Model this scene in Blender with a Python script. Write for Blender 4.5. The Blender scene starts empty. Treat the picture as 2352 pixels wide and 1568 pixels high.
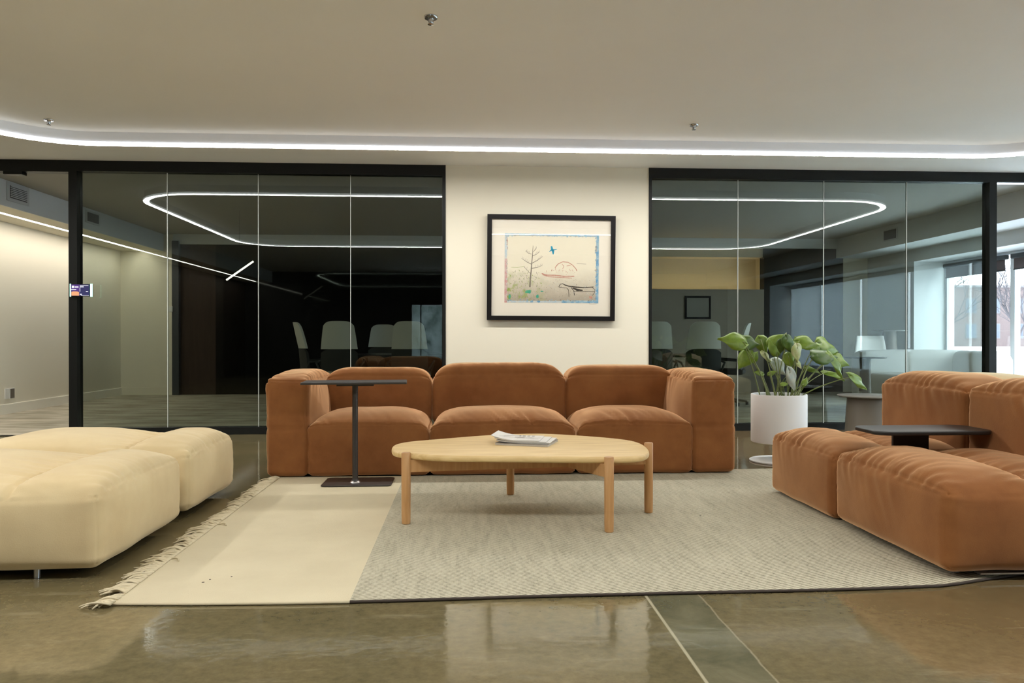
import bpy, bmesh, math, random
from mathutils import Vector, Matrix, noise

C = bpy.context.scene.collection
S = bpy.context.scene
PI = math.pi
random.seed(7)

# ------------------------------------------------------------------ camera
yaw, pitch = math.atan(108 / 1800), -math.atan(8 / 1800)
F = Vector((math.sin(yaw) * math.cos(pitch), math.cos(yaw) * math.cos(pitch), math.sin(pitch)))
RT = Vector((math.cos(yaw), -math.sin(yaw), 0))
UP = RT.cross(F)
cd = bpy.data.cameras.new('camera')
cam = bpy.data.objects.new('camera', cd)
C.objects.link(cam)
M = Matrix((RT, UP, -F)).transposed().to_4x4()
M.translation = (0, 0, .965)
cam.matrix_world = M
cd.sensor_width = 36
cd.lens = 1800 / 2352 * 36
cd.clip_end = 300
S.camera = cam

# ------------------------------------------------------------------ world, exposure
w = bpy.data.worlds.new('sky')
S.world = w
w.use_nodes = True
bg = w.node_tree.nodes['Background']
bg.inputs[0].default_value = (.80, .91, 1.0, 1)
bg.inputs[1].default_value = 11.0
S.view_settings.view_transform = 'Standard'
S.view_settings.look = 'None'
S.view_settings.gamma = 1
S.view_settings.exposure = 0.13
LED = 78.0          # ceiling light loop
SIDE = 36.0         # light slot along the left bulkhead
S.cycles.max_bounces = 10
S.cycles.transparent_max_bounces = 24
S.cycles.sample_clamp_indirect = 6


# ------------------------------------------------------------------ materials
def lin(c):
    return tuple(((v / 255) / 12.92 if v / 255 <= .04045 else ((v / 255 + .055) / 1.055) ** 2.4) for v in c)


def mat(name, col, rough=.6, col2=None, nscale=6., ndet=4., lo=.35, hi=.65, bump=0., bscale=120., metal=0., spec=.5,
        sheen=0., coat=0., stretch=None, emit=None, estr=0., rough2=None):
    m = bpy.data.materials.new(name)
    m.use_nodes = True
    nt = m.node_tree
    b = nt.nodes['Principled BSDF']
    b.inputs['Base Color'].default_value = (*col, 1)
    b.inputs['Roughness'].default_value = rough
    b.inputs['Metallic'].default_value = metal
    b.inputs['Specular IOR Level'].default_value = spec
    b.inputs['Sheen Weight'].default_value = sheen
    b.inputs['Sheen Roughness'].default_value = .36
    if sheen:
        b.inputs['Sheen Tint'].default_value = (*[c ** .52 * 2.9 for c in col], 1)
    b.inputs['Coat Weight'].default_value = coat
    if emit:
        b.inputs['Emission Color'].default_value = (*emit, 1)
        b.inputs['Emission Strength'].default_value = estr
    tc = nt.nodes.new('ShaderNodeTexCoord')
    src = tc.outputs['Object']
    if stretch:
        mp = nt.nodes.new('ShaderNodeMapping')
        mp.inputs['Scale'].default_value = stretch
        nt.links.new(src, mp.inputs['Vector'])
        src = mp.outputs['Vector']
    if col2 is not None or rough2 is not None:
        n = nt.nodes.new('ShaderNodeTexNoise')
        n.inputs['Scale'].default_value = nscale
        n.inputs['Detail'].default_value = ndet
        n.inputs['Roughness'].default_value = .6
        nt.links.new(src, n.inputs['Vector'])
        mr = nt.nodes.new('ShaderNodeMapRange')
        mr.inputs['From Min'].default_value = lo
        mr.inputs['From Max'].default_value = hi
        nt.links.new(n.outputs['Fac'], mr.inputs['Value'])
        if col2 is not None:
            mx = nt.nodes.new('ShaderNodeMix')
            mx.data_type = 'RGBA'
            mx.inputs['A'].default_value = (*col, 1)
            mx.inputs['B'].default_value = (*col2, 1)
            nt.links.new(mr.outputs[0], mx.inputs['Factor'])
            nt.links.new(mx.outputs['Result'], b.inputs['Base Color'])
        if rough2 is not None:
            m2 = nt.nodes.new('ShaderNodeMapRange')
            m2.inputs['To Min'].default_value = rough
            m2.inputs['To Max'].default_value = rough2
            nt.links.new(mr.outputs[0], m2.inputs['Value'])
            nt.links.new(m2.outputs[0], b.inputs['Roughness'])
    if bump:
        n2 = nt.nodes.new('ShaderNodeTexNoise')
        n2.inputs['Scale'].default_value = bscale
        n2.inputs['Detail'].default_value = 3
        nt.links.new(src, n2.inputs['Vector'])
        bp = nt.nodes.new('ShaderNodeBump')
        bp.inputs['Strength'].default_value = bump
        bp.inputs['Distance'].default_value = .01
        nt.links.new(n2.outputs['Fac'], bp.inputs['Height'])
        nt.links.new(bp.outputs[0], b.inputs['Normal'])
    return m


def glass_mat(name, tint, refl, rough=0.):
    """see-through pane: fresnel mix of a clear tinted pane and a mirror"""
    m = bpy.data.materials.new(name)
    m.use_nodes = True
    nt = m.node_tree
    nt.nodes.clear()
    out = nt.nodes.new('ShaderNodeOutputMaterial')
    tr = nt.nodes.new('ShaderNodeBsdfTransparent')
    tr.inputs[0].default_value = (*tint, 1)
    gl = nt.nodes.new('ShaderNodeBsdfGlossy')
    gl.inputs['Roughness'].default_value = rough
    gl.inputs[0].default_value = (.92, .97, .95, 1)
    fr = nt.nodes.new('ShaderNodeFresnel')
    fr.inputs[0].default_value = 1.5
    # fresnel of the outward side for both faces
    geo = nt.nodes.new('ShaderNodeNewGeometry')
    mi = nt.nodes.new('ShaderNodeMix')
    mi.inputs['A'].default_value = 1.5
    mi.inputs['B'].default_value = 1 / 1.5
    nt.links.new(geo.outputs['Backfacing'], mi.inputs['Factor'])
    nt.links.new(mi.outputs['Result'], fr.inputs[0])
    mu = nt.nodes.new('ShaderNodeMath')
    mu.operation = 'MULTIPLY'
    mu.use_clamp = True
    mu.inputs[1].default_value = refl
    nt.links.new(fr.outputs[0], mu.inputs[0])
    mx = nt.nodes.new('ShaderNodeMixShader')
    nt.links.new(mu.outputs[0], mx.inputs[0])
    nt.links.new(tr.outputs[0], mx.inputs[1])
    nt.links.new(gl.outputs[0], mx.inputs[2])
    nt.links.new(mx.outputs[0], out.inputs[0])
    return m


WALL = mat('warm_white_paint', (.79, .74, .60), .75, bump=.03, bscale=200)
CEIL = mat('ceiling_paint', (.90, .90, .865), .8, col2=(.875, .875, .84), nscale=.8, bump=.02, bscale=150)
FASCIA = mat('white_fascia_paint', (.90, .92, .96), .6)
COOLWALL = mat('pale_grey_paint', (.66, .68, .68), .7)
BACKWALL = mat('taupe_paint', (.34, .30, .235), .8)
DARKGLOSS = mat('black_glass_wall', (.004, .0045, .004), .03, spec=.07)
DARK = mat('dark_panel', (.010, .009, .008), .5, col2=(.02, .017, .014))
BROWN = mat('brown_wood_panel', (.035, .021, .013), .6, spec=.2, col2=(.048, .03, .02), nscale=3, stretch=(6, 6, .6))
BLACKMETAL = mat('black_aluminium', (.009, .010, .009), .4, spec=.22)
LEDM = mat('led_diffuser', (.9, .9, .9), .5, emit=(1., .98, .945), estr=LED)
LEDSIDE = mat('led_diffuser_edge', (.9, .9, .9), .5, emit=(.98, .98, 1.), estr=2.8)
LEDS = mat('led_diffuser_side', (.9, .9, .9), .5, emit=(1., .93, .84), estr=SIDE)
WARMLED = mat('warm_led', (.9, .9, .9), .5, emit=(1., .80, .50), estr=22)
BARLED = mat('dim_led', (.9, .9, .9), .5, emit=(1., .93, .75), estr=3.)
GLASS = glass_mat('tinted_partition_glass', (.665, .70, .67), 1.15)
CLEAR = glass_mat('clear_window_glass', (.95, .97, .98), 1.0)
PICGLASS = glass_mat('picture_glass', (.99, .99, .99), .8)
JOINT = mat('clear_glass_joint', (.55, .57, .53), .25)
RUST = mat('rust_suede', (.290, .118, .038), .9, col2=(.215, .080, .025), nscale=3.5, sheen=1., bump=.10, bscale=260, spec=.2)
CREAM = mat('cream_suede', (.70, .565, .33), .88, col2=(.64, .50, .285), nscale=3.5, sheen=.22, bump=.08, bscale=260, spec=.2)
BOUCLE = mat('white_boucle', (.84, .83, .80), .95, bump=.2, bscale=160)
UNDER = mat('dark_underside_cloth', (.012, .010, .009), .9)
STEEL = mat('brushed_steel', (.62, .62, .62), .3, metal=1.)
CHROME = mat('chrome', (.55, .54, .52), .18, metal=1.)
TABLEBLK = mat('charcoal_powder_coat', (.035, .030, .026), .38, spec=.5)
TRAYBLK = mat('black_tray_coat', (.014, .013, .012), .42)
WHITEPOT = mat('matt_white_planter', (.84, .86, .86), .55)
SOIL = mat('potting_soil', (.03, .02, .013), .95, bump=.6, bscale=60)
TRUNK = mat('taupe_cone_base', (.13, .112, .085), .5)
GREYTOP = mat('grey_table_top', (.15, .145, .125), .35)
PLASTIC = mat('white_plastic', (.78, .77, .72), .5)
GREYPL = mat('grey_plate', (.16, .14, .11), .5)
CHAIRW = mat('pale_chair_shell', (.66, .66, .60), .7)
CHAIRD = mat('dark_chair_base', (.02, .022, .018), .6)
CONFT = mat('dark_conference_table', (.018, .018, .02), .3)
VENTM = mat('grille_grey', (.52, .53, .53), .5)
VENTD = mat('grille_dark', (.05, .05, .05), .7)
SNOW = mat('snow', (.86, .88, .92), .9, bump=.3, bscale=3)
BARK = mat('bare_bark', (.05, .043, .045), .9)
LEAF = mat('green_leaf', (.125, .215, .018), .38, col2=(.19, .29, .03), nscale=25, spec=.5)
LEAFD = mat('dark_green_leaf', (.045, .105, .012), .38, col2=(.08, .15, .02), nscale=25, spec=.5)
LEAFY = mat('yellow_green_leaf', (.36, .44, .14), .42, col2=(.50, .50, .28), nscale=30)
LEAFB = mat('pale_leaf_underside', (.36, .45, .40), .45, col2=(.5, .52, .42), nscale=30)
STEM = mat('leaf_stalk', (.14, .20, .045), .45, col2=(.20, .22, .07), nscale=40)
PAPERW = mat('magazine_cover', (.80, .78, .74), .45)
PAPERG = mat('magazine_pages', (.58, .55, .49), .7, col2=(.40, .37, .32), nscale=90, stretch=(1, 1, 30))
PAPERD = mat('magazine_dark_cover', (.20, .18, .16), .45)
INK = mat('grey_ink', (.20, .20, .20), .6)
BLINDM = mat('dark_roller_blind', (.10, .075, .075), .8)
BLINDT = mat('blind_cassette', (.03, .035, .04), .6)
SHADE_W = mat('white_window_frame', (.72, .77, .80), .5)
FRAMEBLK = mat('black_picture_frame', (.008, .007, .007), .45, spec=.2)
MATBOARD = mat('mat_board', (.83, .77, .65), .8)

# ---- wood
def wood(nm='light_oak', sc=(1.2, 13, 9), k=1., e=1.):
    m = mat(nm, (.62, .41, .17), .42, spec=.4)
    nt = m.node_tree
    b = nt.nodes['Principled BSDF']
    tc = nt.nodes.new('ShaderNodeTexCoord')
    mp = nt.nodes.new('ShaderNodeMapping')
    mp.inputs['Scale'].default_value = sc
    n = nt.nodes.new('ShaderNodeTexNoise')
    n.inputs['Scale'].default_value = 3
    n.inputs['Detail'].default_value = 6
    n.inputs['Distortion'].default_value = .6
    r = nt.nodes.new('ShaderNodeValToRGB')
    r.color_ramp.elements[0].position = .3
    r.color_ramp.elements[0].color = (.66 * k, .45 * k ** e, .185 * k ** (e * 1.2), 1)
    r.color_ramp.elements[1].position = .7
    r.color_ramp.elements[1].color = (.84 * k, .63 * k ** e, .315 * k ** (e * 1.2), 1)
    nt.links.new(tc.outputs['Object'], mp.inputs[0])
    nt.links.new(mp.outputs[0], n.inputs['Vector'])
    nt.links.new(n.outputs['Fac'], r.inputs[0])
    nt.links.new(r.outputs[0], b.inputs['Base Color'])
    return m


OAK = wood()
OAKL = wood('light_oak_leg', (14, 14, 1.1), .70, 1.75)


# ---- floor: polished concrete, a darker poured strip between two joints
def concrete():
    m = bpy.data.materials.new('polished_concrete')
    m.use_nodes = True
    nt = m.node_tree
    N = nt.nodes.new
    L = nt.links.new
    b = nt.nodes['Principled BSDF']
    b.inputs['Specular IOR Level'].default_value = .85
    tc = N('ShaderNodeTexCoord')
    sx = N('ShaderNodeSeparateXYZ')
    L(tc.outputs['Object'], sx.inputs[0])

    def nz(scale, det, rough=.6, dist=0.):
        n = N('ShaderNodeTexNoise')
        n.inputs['Scale'].default_value = scale
        n.inputs['Detail'].default_value = det
        n.inputs['Roughness'].default_value = rough
        n.inputs['Distortion'].default_value = dist
        L(tc.outputs['Object'], n.inputs['Vector'])
        return n.outputs['Fac']

    def ramp(src, stops):
        r = N('ShaderNodeValToRGB')
        e = r.color_ramp.elements
        for i, (p, c) in enumerate(stops):
            x = e[i] if i < 2 else e.new(p)
            x.position = p
            x.color = (*c, 1)
        L(src, r.inputs[0])
        return r.outputs[0]

    def mix(f, a, c, mode='MIX'):
        x = N('ShaderNodeMix')
        x.data_type = 'RGBA'
        x.blend_type = mode
        if isinstance(f, float):
            x.inputs['Factor'].default_value = f
        else:
            L(f, x.inputs['Factor'])
        for s, v in (('A', a), ('B', c)):
            if isinstance(v, tuple):
                x.inputs[s].default_value = (*v, 1)
            else:
                L(v, x.inputs[s])
        return x.outputs['Result']

    def band(lo, hi, soft, wob=None):
        a = N('ShaderNodeMapRange')
        a.interpolation_type = 'SMOOTHSTEP'
        a.inputs['From Min'].default_value = lo - soft
        a.inputs['From Max'].default_value = lo + soft
        c = N('ShaderNodeMapRange')
        c.interpolation_type = 'SMOOTHSTEP'
        c.inputs['From Min'].default_value = hi - soft
        c.inputs['From Max'].default_value = hi + soft
        src = wob if wob is not None else sx.outputs['X']
        L(src, a.inputs[0])
        L(src, c.inputs[0])
        d = N('ShaderNodeMath')
        d.operation = 'SUBTRACT'
        L(a.outputs[0], d.inputs[0])
        L(c.outputs[0], d.inputs[1])
        return d.outputs[0]

    base = ramp(nz(1.3, 6, .62, .4), [(.28, (.125, .104, .050)), (.72, (.205, .160, .080)), (.5, (.160, .132, .066))])
    fine = ramp(nz(26, 4, .7), [(.35, (.78, .78, .78)), (.7, (1.12, 1.12, 1.12))])
    col = mix(1., base, fine, 'MULTIPLY')
    # reddish stain on the right half
    a = N('ShaderNodeMapRange')
    a.inputs['From Min'].default_value = .9
    a.inputs['From Max'].default_value = 2.4
    L(sx.outputs['X'], a.inputs[0])
    st = N('ShaderNodeMath')
    st.operation = 'MULTIPLY'
    L(a.outputs[0], st.inputs[0])
    st.inputs[1].default_value = .40
    col = mix(st.outputs[0], col, (.19, .105, .045))
    # poured strip, greener and darker
    wob = N('ShaderNodeMath')
    wob.operation = 'MULTIPLY_ADD'
    L(nz(7, 5), wob.inputs[0])
    wob.inputs[1].default_value = .02
    L(sx.outputs['X'], wob.inputs[2])
    strip = band(.690, .885, .004, wob.outputs[0])
    greenish = ramp(nz(5, 6, .65, .5), [(.35, (.095, .094, .054)), (.7, (.195, .178, .108))])
    sf = N('ShaderNodeMath')
    sf.operation = 'MULTIPLY'
    L(strip, sf.inputs[0])
    sf.inputs[1].default_value = .8
    col = mix(sf.outputs[0], col, greenish)
    j1 = band(.671, .681, .0025)
    col = mix(j1, col, (.42, .38, .26))
    j2 = band(.883, .889, .003, wob.outputs[0])
    col = mix(j2, col, (.30, .25, .16))
    # pale scratches
    mp = N('ShaderNodeMapping')
    mp.inputs['Rotation'].default_value = (0, 0, .7)
    mp.inputs['Scale'].default_value = (1.5, 9, 1)
    L(tc.outputs['Object'], mp.inputs[0])
    sn = N('ShaderNodeTexNoise')
    sn.inputs['Scale'].default_value = 1.2
    sn.inputs['Detail'].default_value = 9
    sn.inputs['Roughness'].default_value = .68
    L(mp.outputs[0], sn.inputs['Vector'])
    sc = N('ShaderNodeMapRange')
    sc.inputs['From Min'].default_value = .58
    sc.inputs['From Max'].default_value = .74
    sc.inputs['To Max'].default_value = .38
    L(sn.outputs['Fac'], sc.inputs[0])
    col = mix(sc.outputs[0], col, (.38, .33, .22))
    L(col, b.inputs['Base Color'])
    rr = N('ShaderNodeMapRange')
    rr.inputs['To Min'].default_value = .03
    rr.inputs['To Max'].default_value = .10
    L(nz(3, 5), rr.inputs[0])
    L(rr.outputs[0], b.inputs['Roughness'])
    bp = N('ShaderNodeBump')
    bp.inputs['Strength'].default_value = .03
    bp.inputs['Distance'].default_value = .02
    L(nz(14, 3), bp.inputs['Height'])
    L(bp.outputs[0], b.inputs['Normal'])
    return m


CONCRETE = concrete()
CARPET = mat('loop_carpet', (.30, .27, .19), .95, col2=(.58, .53, .42), nscale=1.6, ndet=8, bump=.3, bscale=200,
             stretch=(1, 3, 1))


# ---- rug weave
def weave():
    m = bpy.data.materials.new('grey_twill_rug')
    m.use_nodes = True
    nt = m.node_tree
    N = nt.nodes.new
    L = nt.links.new
    b = nt.nodes['Principled BSDF']
    b.inputs['Roughness'].default_value = .95
    b.inputs['Specular IOR Level'].default_value = .15
    tc = N('ShaderNodeTexCoord')
    mp = N('ShaderNodeMapping')
    mp.inputs['Rotation'].default_value = (0, 0, math.radians(-24))
    L(tc.outputs['Object'], mp.inputs[0])
    wv = N('ShaderNodeTexWave')
    wv.bands_direction = 'Y'
    wv.inputs['Scale'].default_value = 20
    wv.inputs['Distortion'].default_value = 1.4
    wv.inputs['Detail'].default_value = 2
    wv.inputs['Detail Scale'].default_value = 3
    L(mp.outputs[0], wv.inputs['Vector'])
    # broken, streaky yarn
    m2 = N('ShaderNodeMapping')
    m2.inputs['Scale'].default_value = (150, 28, 1)
    L(tc.outputs['Object'], m2.inputs[0])
    n = N('ShaderNodeTexNoise')
    n.inputs['Scale'].default_value = 1.0
    n.inputs['Detail'].default_value = 5
    n.inputs['Roughness'].default_value = .7
    L(m2.outputs[0], n.inputs['Vector'])
    ad = N('ShaderNodeMath')
    ad.operation = 'MULTIPLY_ADD'
    L(wv.outputs['Fac'], ad.inputs[0])
    ad.inputs[1].default_value = .46
    m3 = N('ShaderNodeMapping')
    m3.inputs['Scale'].default_value = (26, 3.5, 1)
    L(tc.outputs['Object'], m3.inputs[0])
    n3 = N('ShaderNodeTexNoise')
    n3.inputs['Scale'].default_value = 1.0
    n3.inputs['Detail'].default_value = 6
    n3.inputs['Roughness'].default_value = .7
    L(m3.outputs[0], n3.inputs['Vector'])
    av = N('ShaderNodeMath')
    av.operation = 'MULTIPLY_ADD'
    L(n3.outputs['Fac'], av.inputs[0])
    av.inputs[1].default_value = .55
    hv = N('ShaderNodeMath')
    hv.operation = 'MULTIPLY'
    hv.inputs[1].default_value = .42
    L(n.outputs['Fac'], hv.inputs[0])
    L(hv.outputs[0], av.inputs[2])
    L(av.outputs[0], ad.inputs[2])
    r = N('ShaderNodeValToRGB')
    r.color_ramp.elements[0].position = .40
    r.color_ramp.elements[0].color = (.175, .165, .118, 1)
    r.color_ramp.elements[1].position = .82
    r.color_ramp.elements[1].color = (.56, .52, .395, 1)
    e = r.color_ramp.elements.new(.60)
    e.color = (.36, .335, .245, 1)
    L(ad.outputs[0], r.inputs[0])
    L(r.outputs[0], b.inputs['Base Color'])
    bp = N('ShaderNodeBump')
    bp.inputs['Strength'].default_value = .5
    bp.inputs['Distance'].default_value = .004
    L(ad.outputs[0], bp.inputs['Height'])
    L(bp.outputs[0], b.inputs['Normal'])
    return m


RUGG = weave()
RUGC = mat('cream_flatweave', (.64, .57, .40), .95, col2=(.59, .52, .36), nscale=2.5, ndet=5, bump=.25, bscale=260, spec=.15)
RUGEDGE = mat('dark_rug_binding', (.06, .045, .035), .9)
YARN = mat('cream_yarn', (.64, .56, .39), .95, spec=.1)


# ---- brick
def brick():
    m = bpy.data.materials.new('red_brick')
    m.use_nodes = True
    nt = m.node_tree
    b = nt.nodes['Principled BSDF']
    b.inputs['Roughness'].default_value = .9
    t = nt.nodes.new('ShaderNodeTexBrick')
    t.inputs['Color1'].default_value = (.085, .056, .051, 1)
    t.inputs['Color2'].default_value = (.095, .064, .058, 1)
    t.inputs['Mortar'].default_value = (.10, .09, .088, 1)
    t.inputs['Scale'].default_value = 3
    tc = nt.nodes.new('ShaderNodeTexCoord')
    mp = nt.nodes.new('ShaderNodeMapping')
    mp.inputs['Rotation'].default_value = (PI / 2, 0, PI / 2)
    nt.links.new(tc.outputs['Object'], mp.inputs[0])
    nt.links.new(mp.outputs[0], t.inputs['Vector'])
    nt.links.new(t.outputs[0], b.inputs['Base Color'])
    return m


BRICK = brick()


# ------------------------------------------------------------------ mesh helpers
def link(name, verts, faces, ms, parent=None, smooth=False, fm=None):
    me = bpy.data.meshes.new(name)
    me.from_pydata([tuple(v) for v in verts], [], faces)
    if not isinstance(ms, (list, tuple)):
        ms = [ms]
    for m in ms:
        me.materials.append(m)
    if smooth:
        me.polygons.foreach_set('use_smooth', [True] * len(me.polygons))
    if fm:
        me.polygons.foreach_set('material_index', fm)
    me.update()
    o = bpy.data.objects.new(name, me)
    C.objects.link(o)
    if parent is not None:
        o.parent = parent
        o.matrix_parent_inverse = parent.matrix_world.inverted() if False else Matrix.Identity(4)
        o.location = -Vector(parent.get('_w', (0, 0, 0))) if not parent.get('_local') else (0, 0, 0)
    return o


class MB:
    """collects shapes into one mesh"""
    def __init__(s):
        s.v, s.f, s.fm = [], [], []

    def add(s, v, f, mi=0, T=None):
        k = len(s.v)
        s.v += [tuple(T @ Vector(p)) if T else tuple(p) for p in v]
        s.f += [tuple(i + k for i in q) for q in f]
        s.fm += [mi] * len(f)
        return s

    def box(s, x0, x1, y0, y1, z0, z1, mi=0, T=None):
        v = [(x, y, z) for z in (z0, z1) for y in (y0, y1) for x in (x0, x1)]
        f = [(0, 2, 3, 1), (4, 5, 7, 6), (0, 1, 5, 4), (2, 6, 7, 3), (0, 4, 6, 2), (1, 3, 7, 5)]
        return s.add(v, f, mi, T)

    def bbox(s, x0, x1, y0, y1, z0, z1, r=.01, seg=3, mi=0, T=None):
        bm = bmesh.new()
        bmesh.ops.create_cube(bm, size=1)
        for v in bm.verts:
            v.co = Vector(((x0 + x1) / 2 + v.co.x * (x1 - x0), (y0 + y1) / 2 + v.co.y * (y1 - y0),
                           (z0 + z1) / 2 + v.co.z * (z1 - z0)))
        bmesh.ops.bevel(bm, geom=bm.edges[:], offset=r, segments=seg, profile=.5, affect='EDGES')
        bm.verts.ensure_lookup_table()
        bm.verts.index_update()
        s.add([v.co[:] for v in bm.verts], [tuple(v.index for v in f.verts) for f in bm.faces], mi, T)
        bm.free()
        return s

    def lathe(s, prof, c=(0, 0, 0), n=48, mi=0, T=None, cap=True):
        """prof: list of (r, z), from bottom to top"""
        v, f = [], []
        for r, z in prof:
            for i in range(n):
                a = 2 * PI * i / n
                v.append((c[0] + r * math.cos(a), c[1] + r * math.sin(a), c[2] + z))
        for k in range(len(prof) - 1):
            for i in range(n):
                j = (i + 1) % n
                f.append((k * n + i, k * n + j, (k + 1) * n + j, (k + 1) * n + i))
        if cap:
            f.append(tuple(range(n))[::-1])
            f.append(tuple((len(prof) - 1) * n + i for i in range(n)))
        return s.add(v, f, mi, T)

    def tube(s, pts, r, n=8, mi=0, closed=False, T=None):
        pts = [Vector(p) for p in pts]
        m = len(pts)
        rr = r if isinstance(r, (list, tuple)) else [r] * m
        v, f = [], []
        prev = None
        for i, p in enumerate(pts):
            if closed:
                t = pts[(i + 1) % m] - pts[i - 1]
            else:
                t = pts[min(i + 1, m - 1)] - pts[max(i - 1, 0)]
            t.normalize()
            a = prev if prev is not None else (Vector((0, 0, 1)) if abs(t.z) < .9 else Vector((1, 0, 0)))
            a = (a - t * a.dot(t)).normalized()
            prev = a
            b = t.cross(a)
            for k in range(n):
                th = 2 * PI * k / n
                v.append(p + (a * math.cos(th) + b * math.sin(th)) * rr[i])
        seg = m if closed else m - 1
        for i in range(seg):
            for k in range(n):
                q = (k + 1) % n
                j = (i + 1) % m
                f.append((i * n + k, i * n + q, j * n + q, j * n + k))
        if not closed:
            f.append(tuple(range(n))[::-1])
            f.append(tuple((m - 1) * n + k for k in range(n)))
        return s.add(v, f, mi, T)

    def prism(s, outline, z0, z1, mi=0, bev=0., T=None):
        """vertical prism over a closed outline (ccw), edges rounded by bev"""
        n = len(outline)
        P = [Vector((x, y)) for x, y in outline]
        nrm = []
        for i in range(n):
            t = (P[(i + 1) % n] - P[i - 1]).normalized()
            nrm.append(Vector((t.y, -t.x)))
        rings = []
        if bev:
            for k in range(5):
                a = PI / 2 * k / 4
                rings.append((bev * (1 - math.sin(a)), z0 + bev * (1 - math.cos(a))))
            for k in range(5):
                a = PI / 2 * k / 4
                rings.append((bev * (1 - math.cos(a)), z1 - bev * (1 - math.sin(a))))
        else:
            rings = [(0, z0), (0, z1)]
        v, f = [], []
        for ins, z in rings:
            for i in range(n):
                q = P[i] - nrm[i] * ins
                v.append((q.x, q.y, z))
        for k in range(len(rings) - 1):
            for i in range(n):
                j = (i + 1) % n
                f.append((k * n + i, k * n + j, (k + 1) * n + j, (k + 1) * n + i))
        f.append(tuple(range(n))[::-1])
        f.append(tuple((len(rings) - 1) * n + i for i in range(n)))
        return s.add(v, f, mi, T)

    def go(s, name, m, parent=None, smooth=False, split=None):
        o = link(name, s.v, s.f, m, parent, smooth, s.fm)
        if split is not None:
            bm = bmesh.new()
            bm.from_mesh(o.data)
            for e in bm.edges:
                if len(e.link_faces) == 2 and e.calc_face_angle(0) > math.radians(split):
                    e.smooth = False
            bm.to_mesh(o.data)
            bm.free()
        return o


def tag(o, label, cat, group=None, kind=None):
    o['label'] = label
    o['category'] = cat
    if group:
        o['group'] = group
    if kind:
        o['kind'] = kind
    return o


def thing(name, label, cat, loc, group=None, rz=0.):
    """an Empty at the base; parts are then built in world coordinates unless local=True"""
    o = bpy.data.objects.new(name, None)
    C.objects.link(o)
    o.location = loc
    o.empty_display_size = .1
    o.rotation_euler = (0, 0, rz)
    o['_w'] = tuple(loc)
    return tag(o, label, cat, group)


def struct(o):
    o['kind'] = 'structure'
    return o


def sub(name, mb, m, parent, **k):
    """a sub-part: its parent is a mesh part, itself offset; keep world coordinates"""
    return mb.go(name, m, None, **k) if parent is None else _subp(name, mb, m, parent, **k)


def _subp(name, mb, m, parent, **k):
    o = mb.go(name, m, None, **k)
    o.parent = parent
    return o


def ring(c, rx, ry, n, r=None):
    """rounded rectangle outline centred on c"""
    r = min(r, rx, ry) if r is not None else min(rx, ry)
    out = []
    for (sx, sy, a0) in ((1, 1, 0), (-1, 1, PI / 2), (-1, -1, PI), (1, -1, 3 * PI / 2)):
        for k in range(n + 1):
            a = a0 + PI / 2 * k / n
            out.append((c[0] + sx * (rx - r) + r * math.cos(a), c[1] + sy * (ry - r) + r * math.sin(a)))
    return out


# ------------------------------------------------------------------ cushions
def ax(a, b, r, step):
    L = b - a
    r = min(r, L / 2 * .98)
    k = 6
    e = [r * (1 - math.cos(PI / 2 * i / k)) if False else r * i / k for i in range(k)]
    n = max(2, int(round((L - 2 * r) / step)))
    mid = [a + r + (L - 2 * r) * i / n for i in range(n + 1)]
    return [a + x for x in e] + mid + [b - x for x in e[::-1]]


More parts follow.
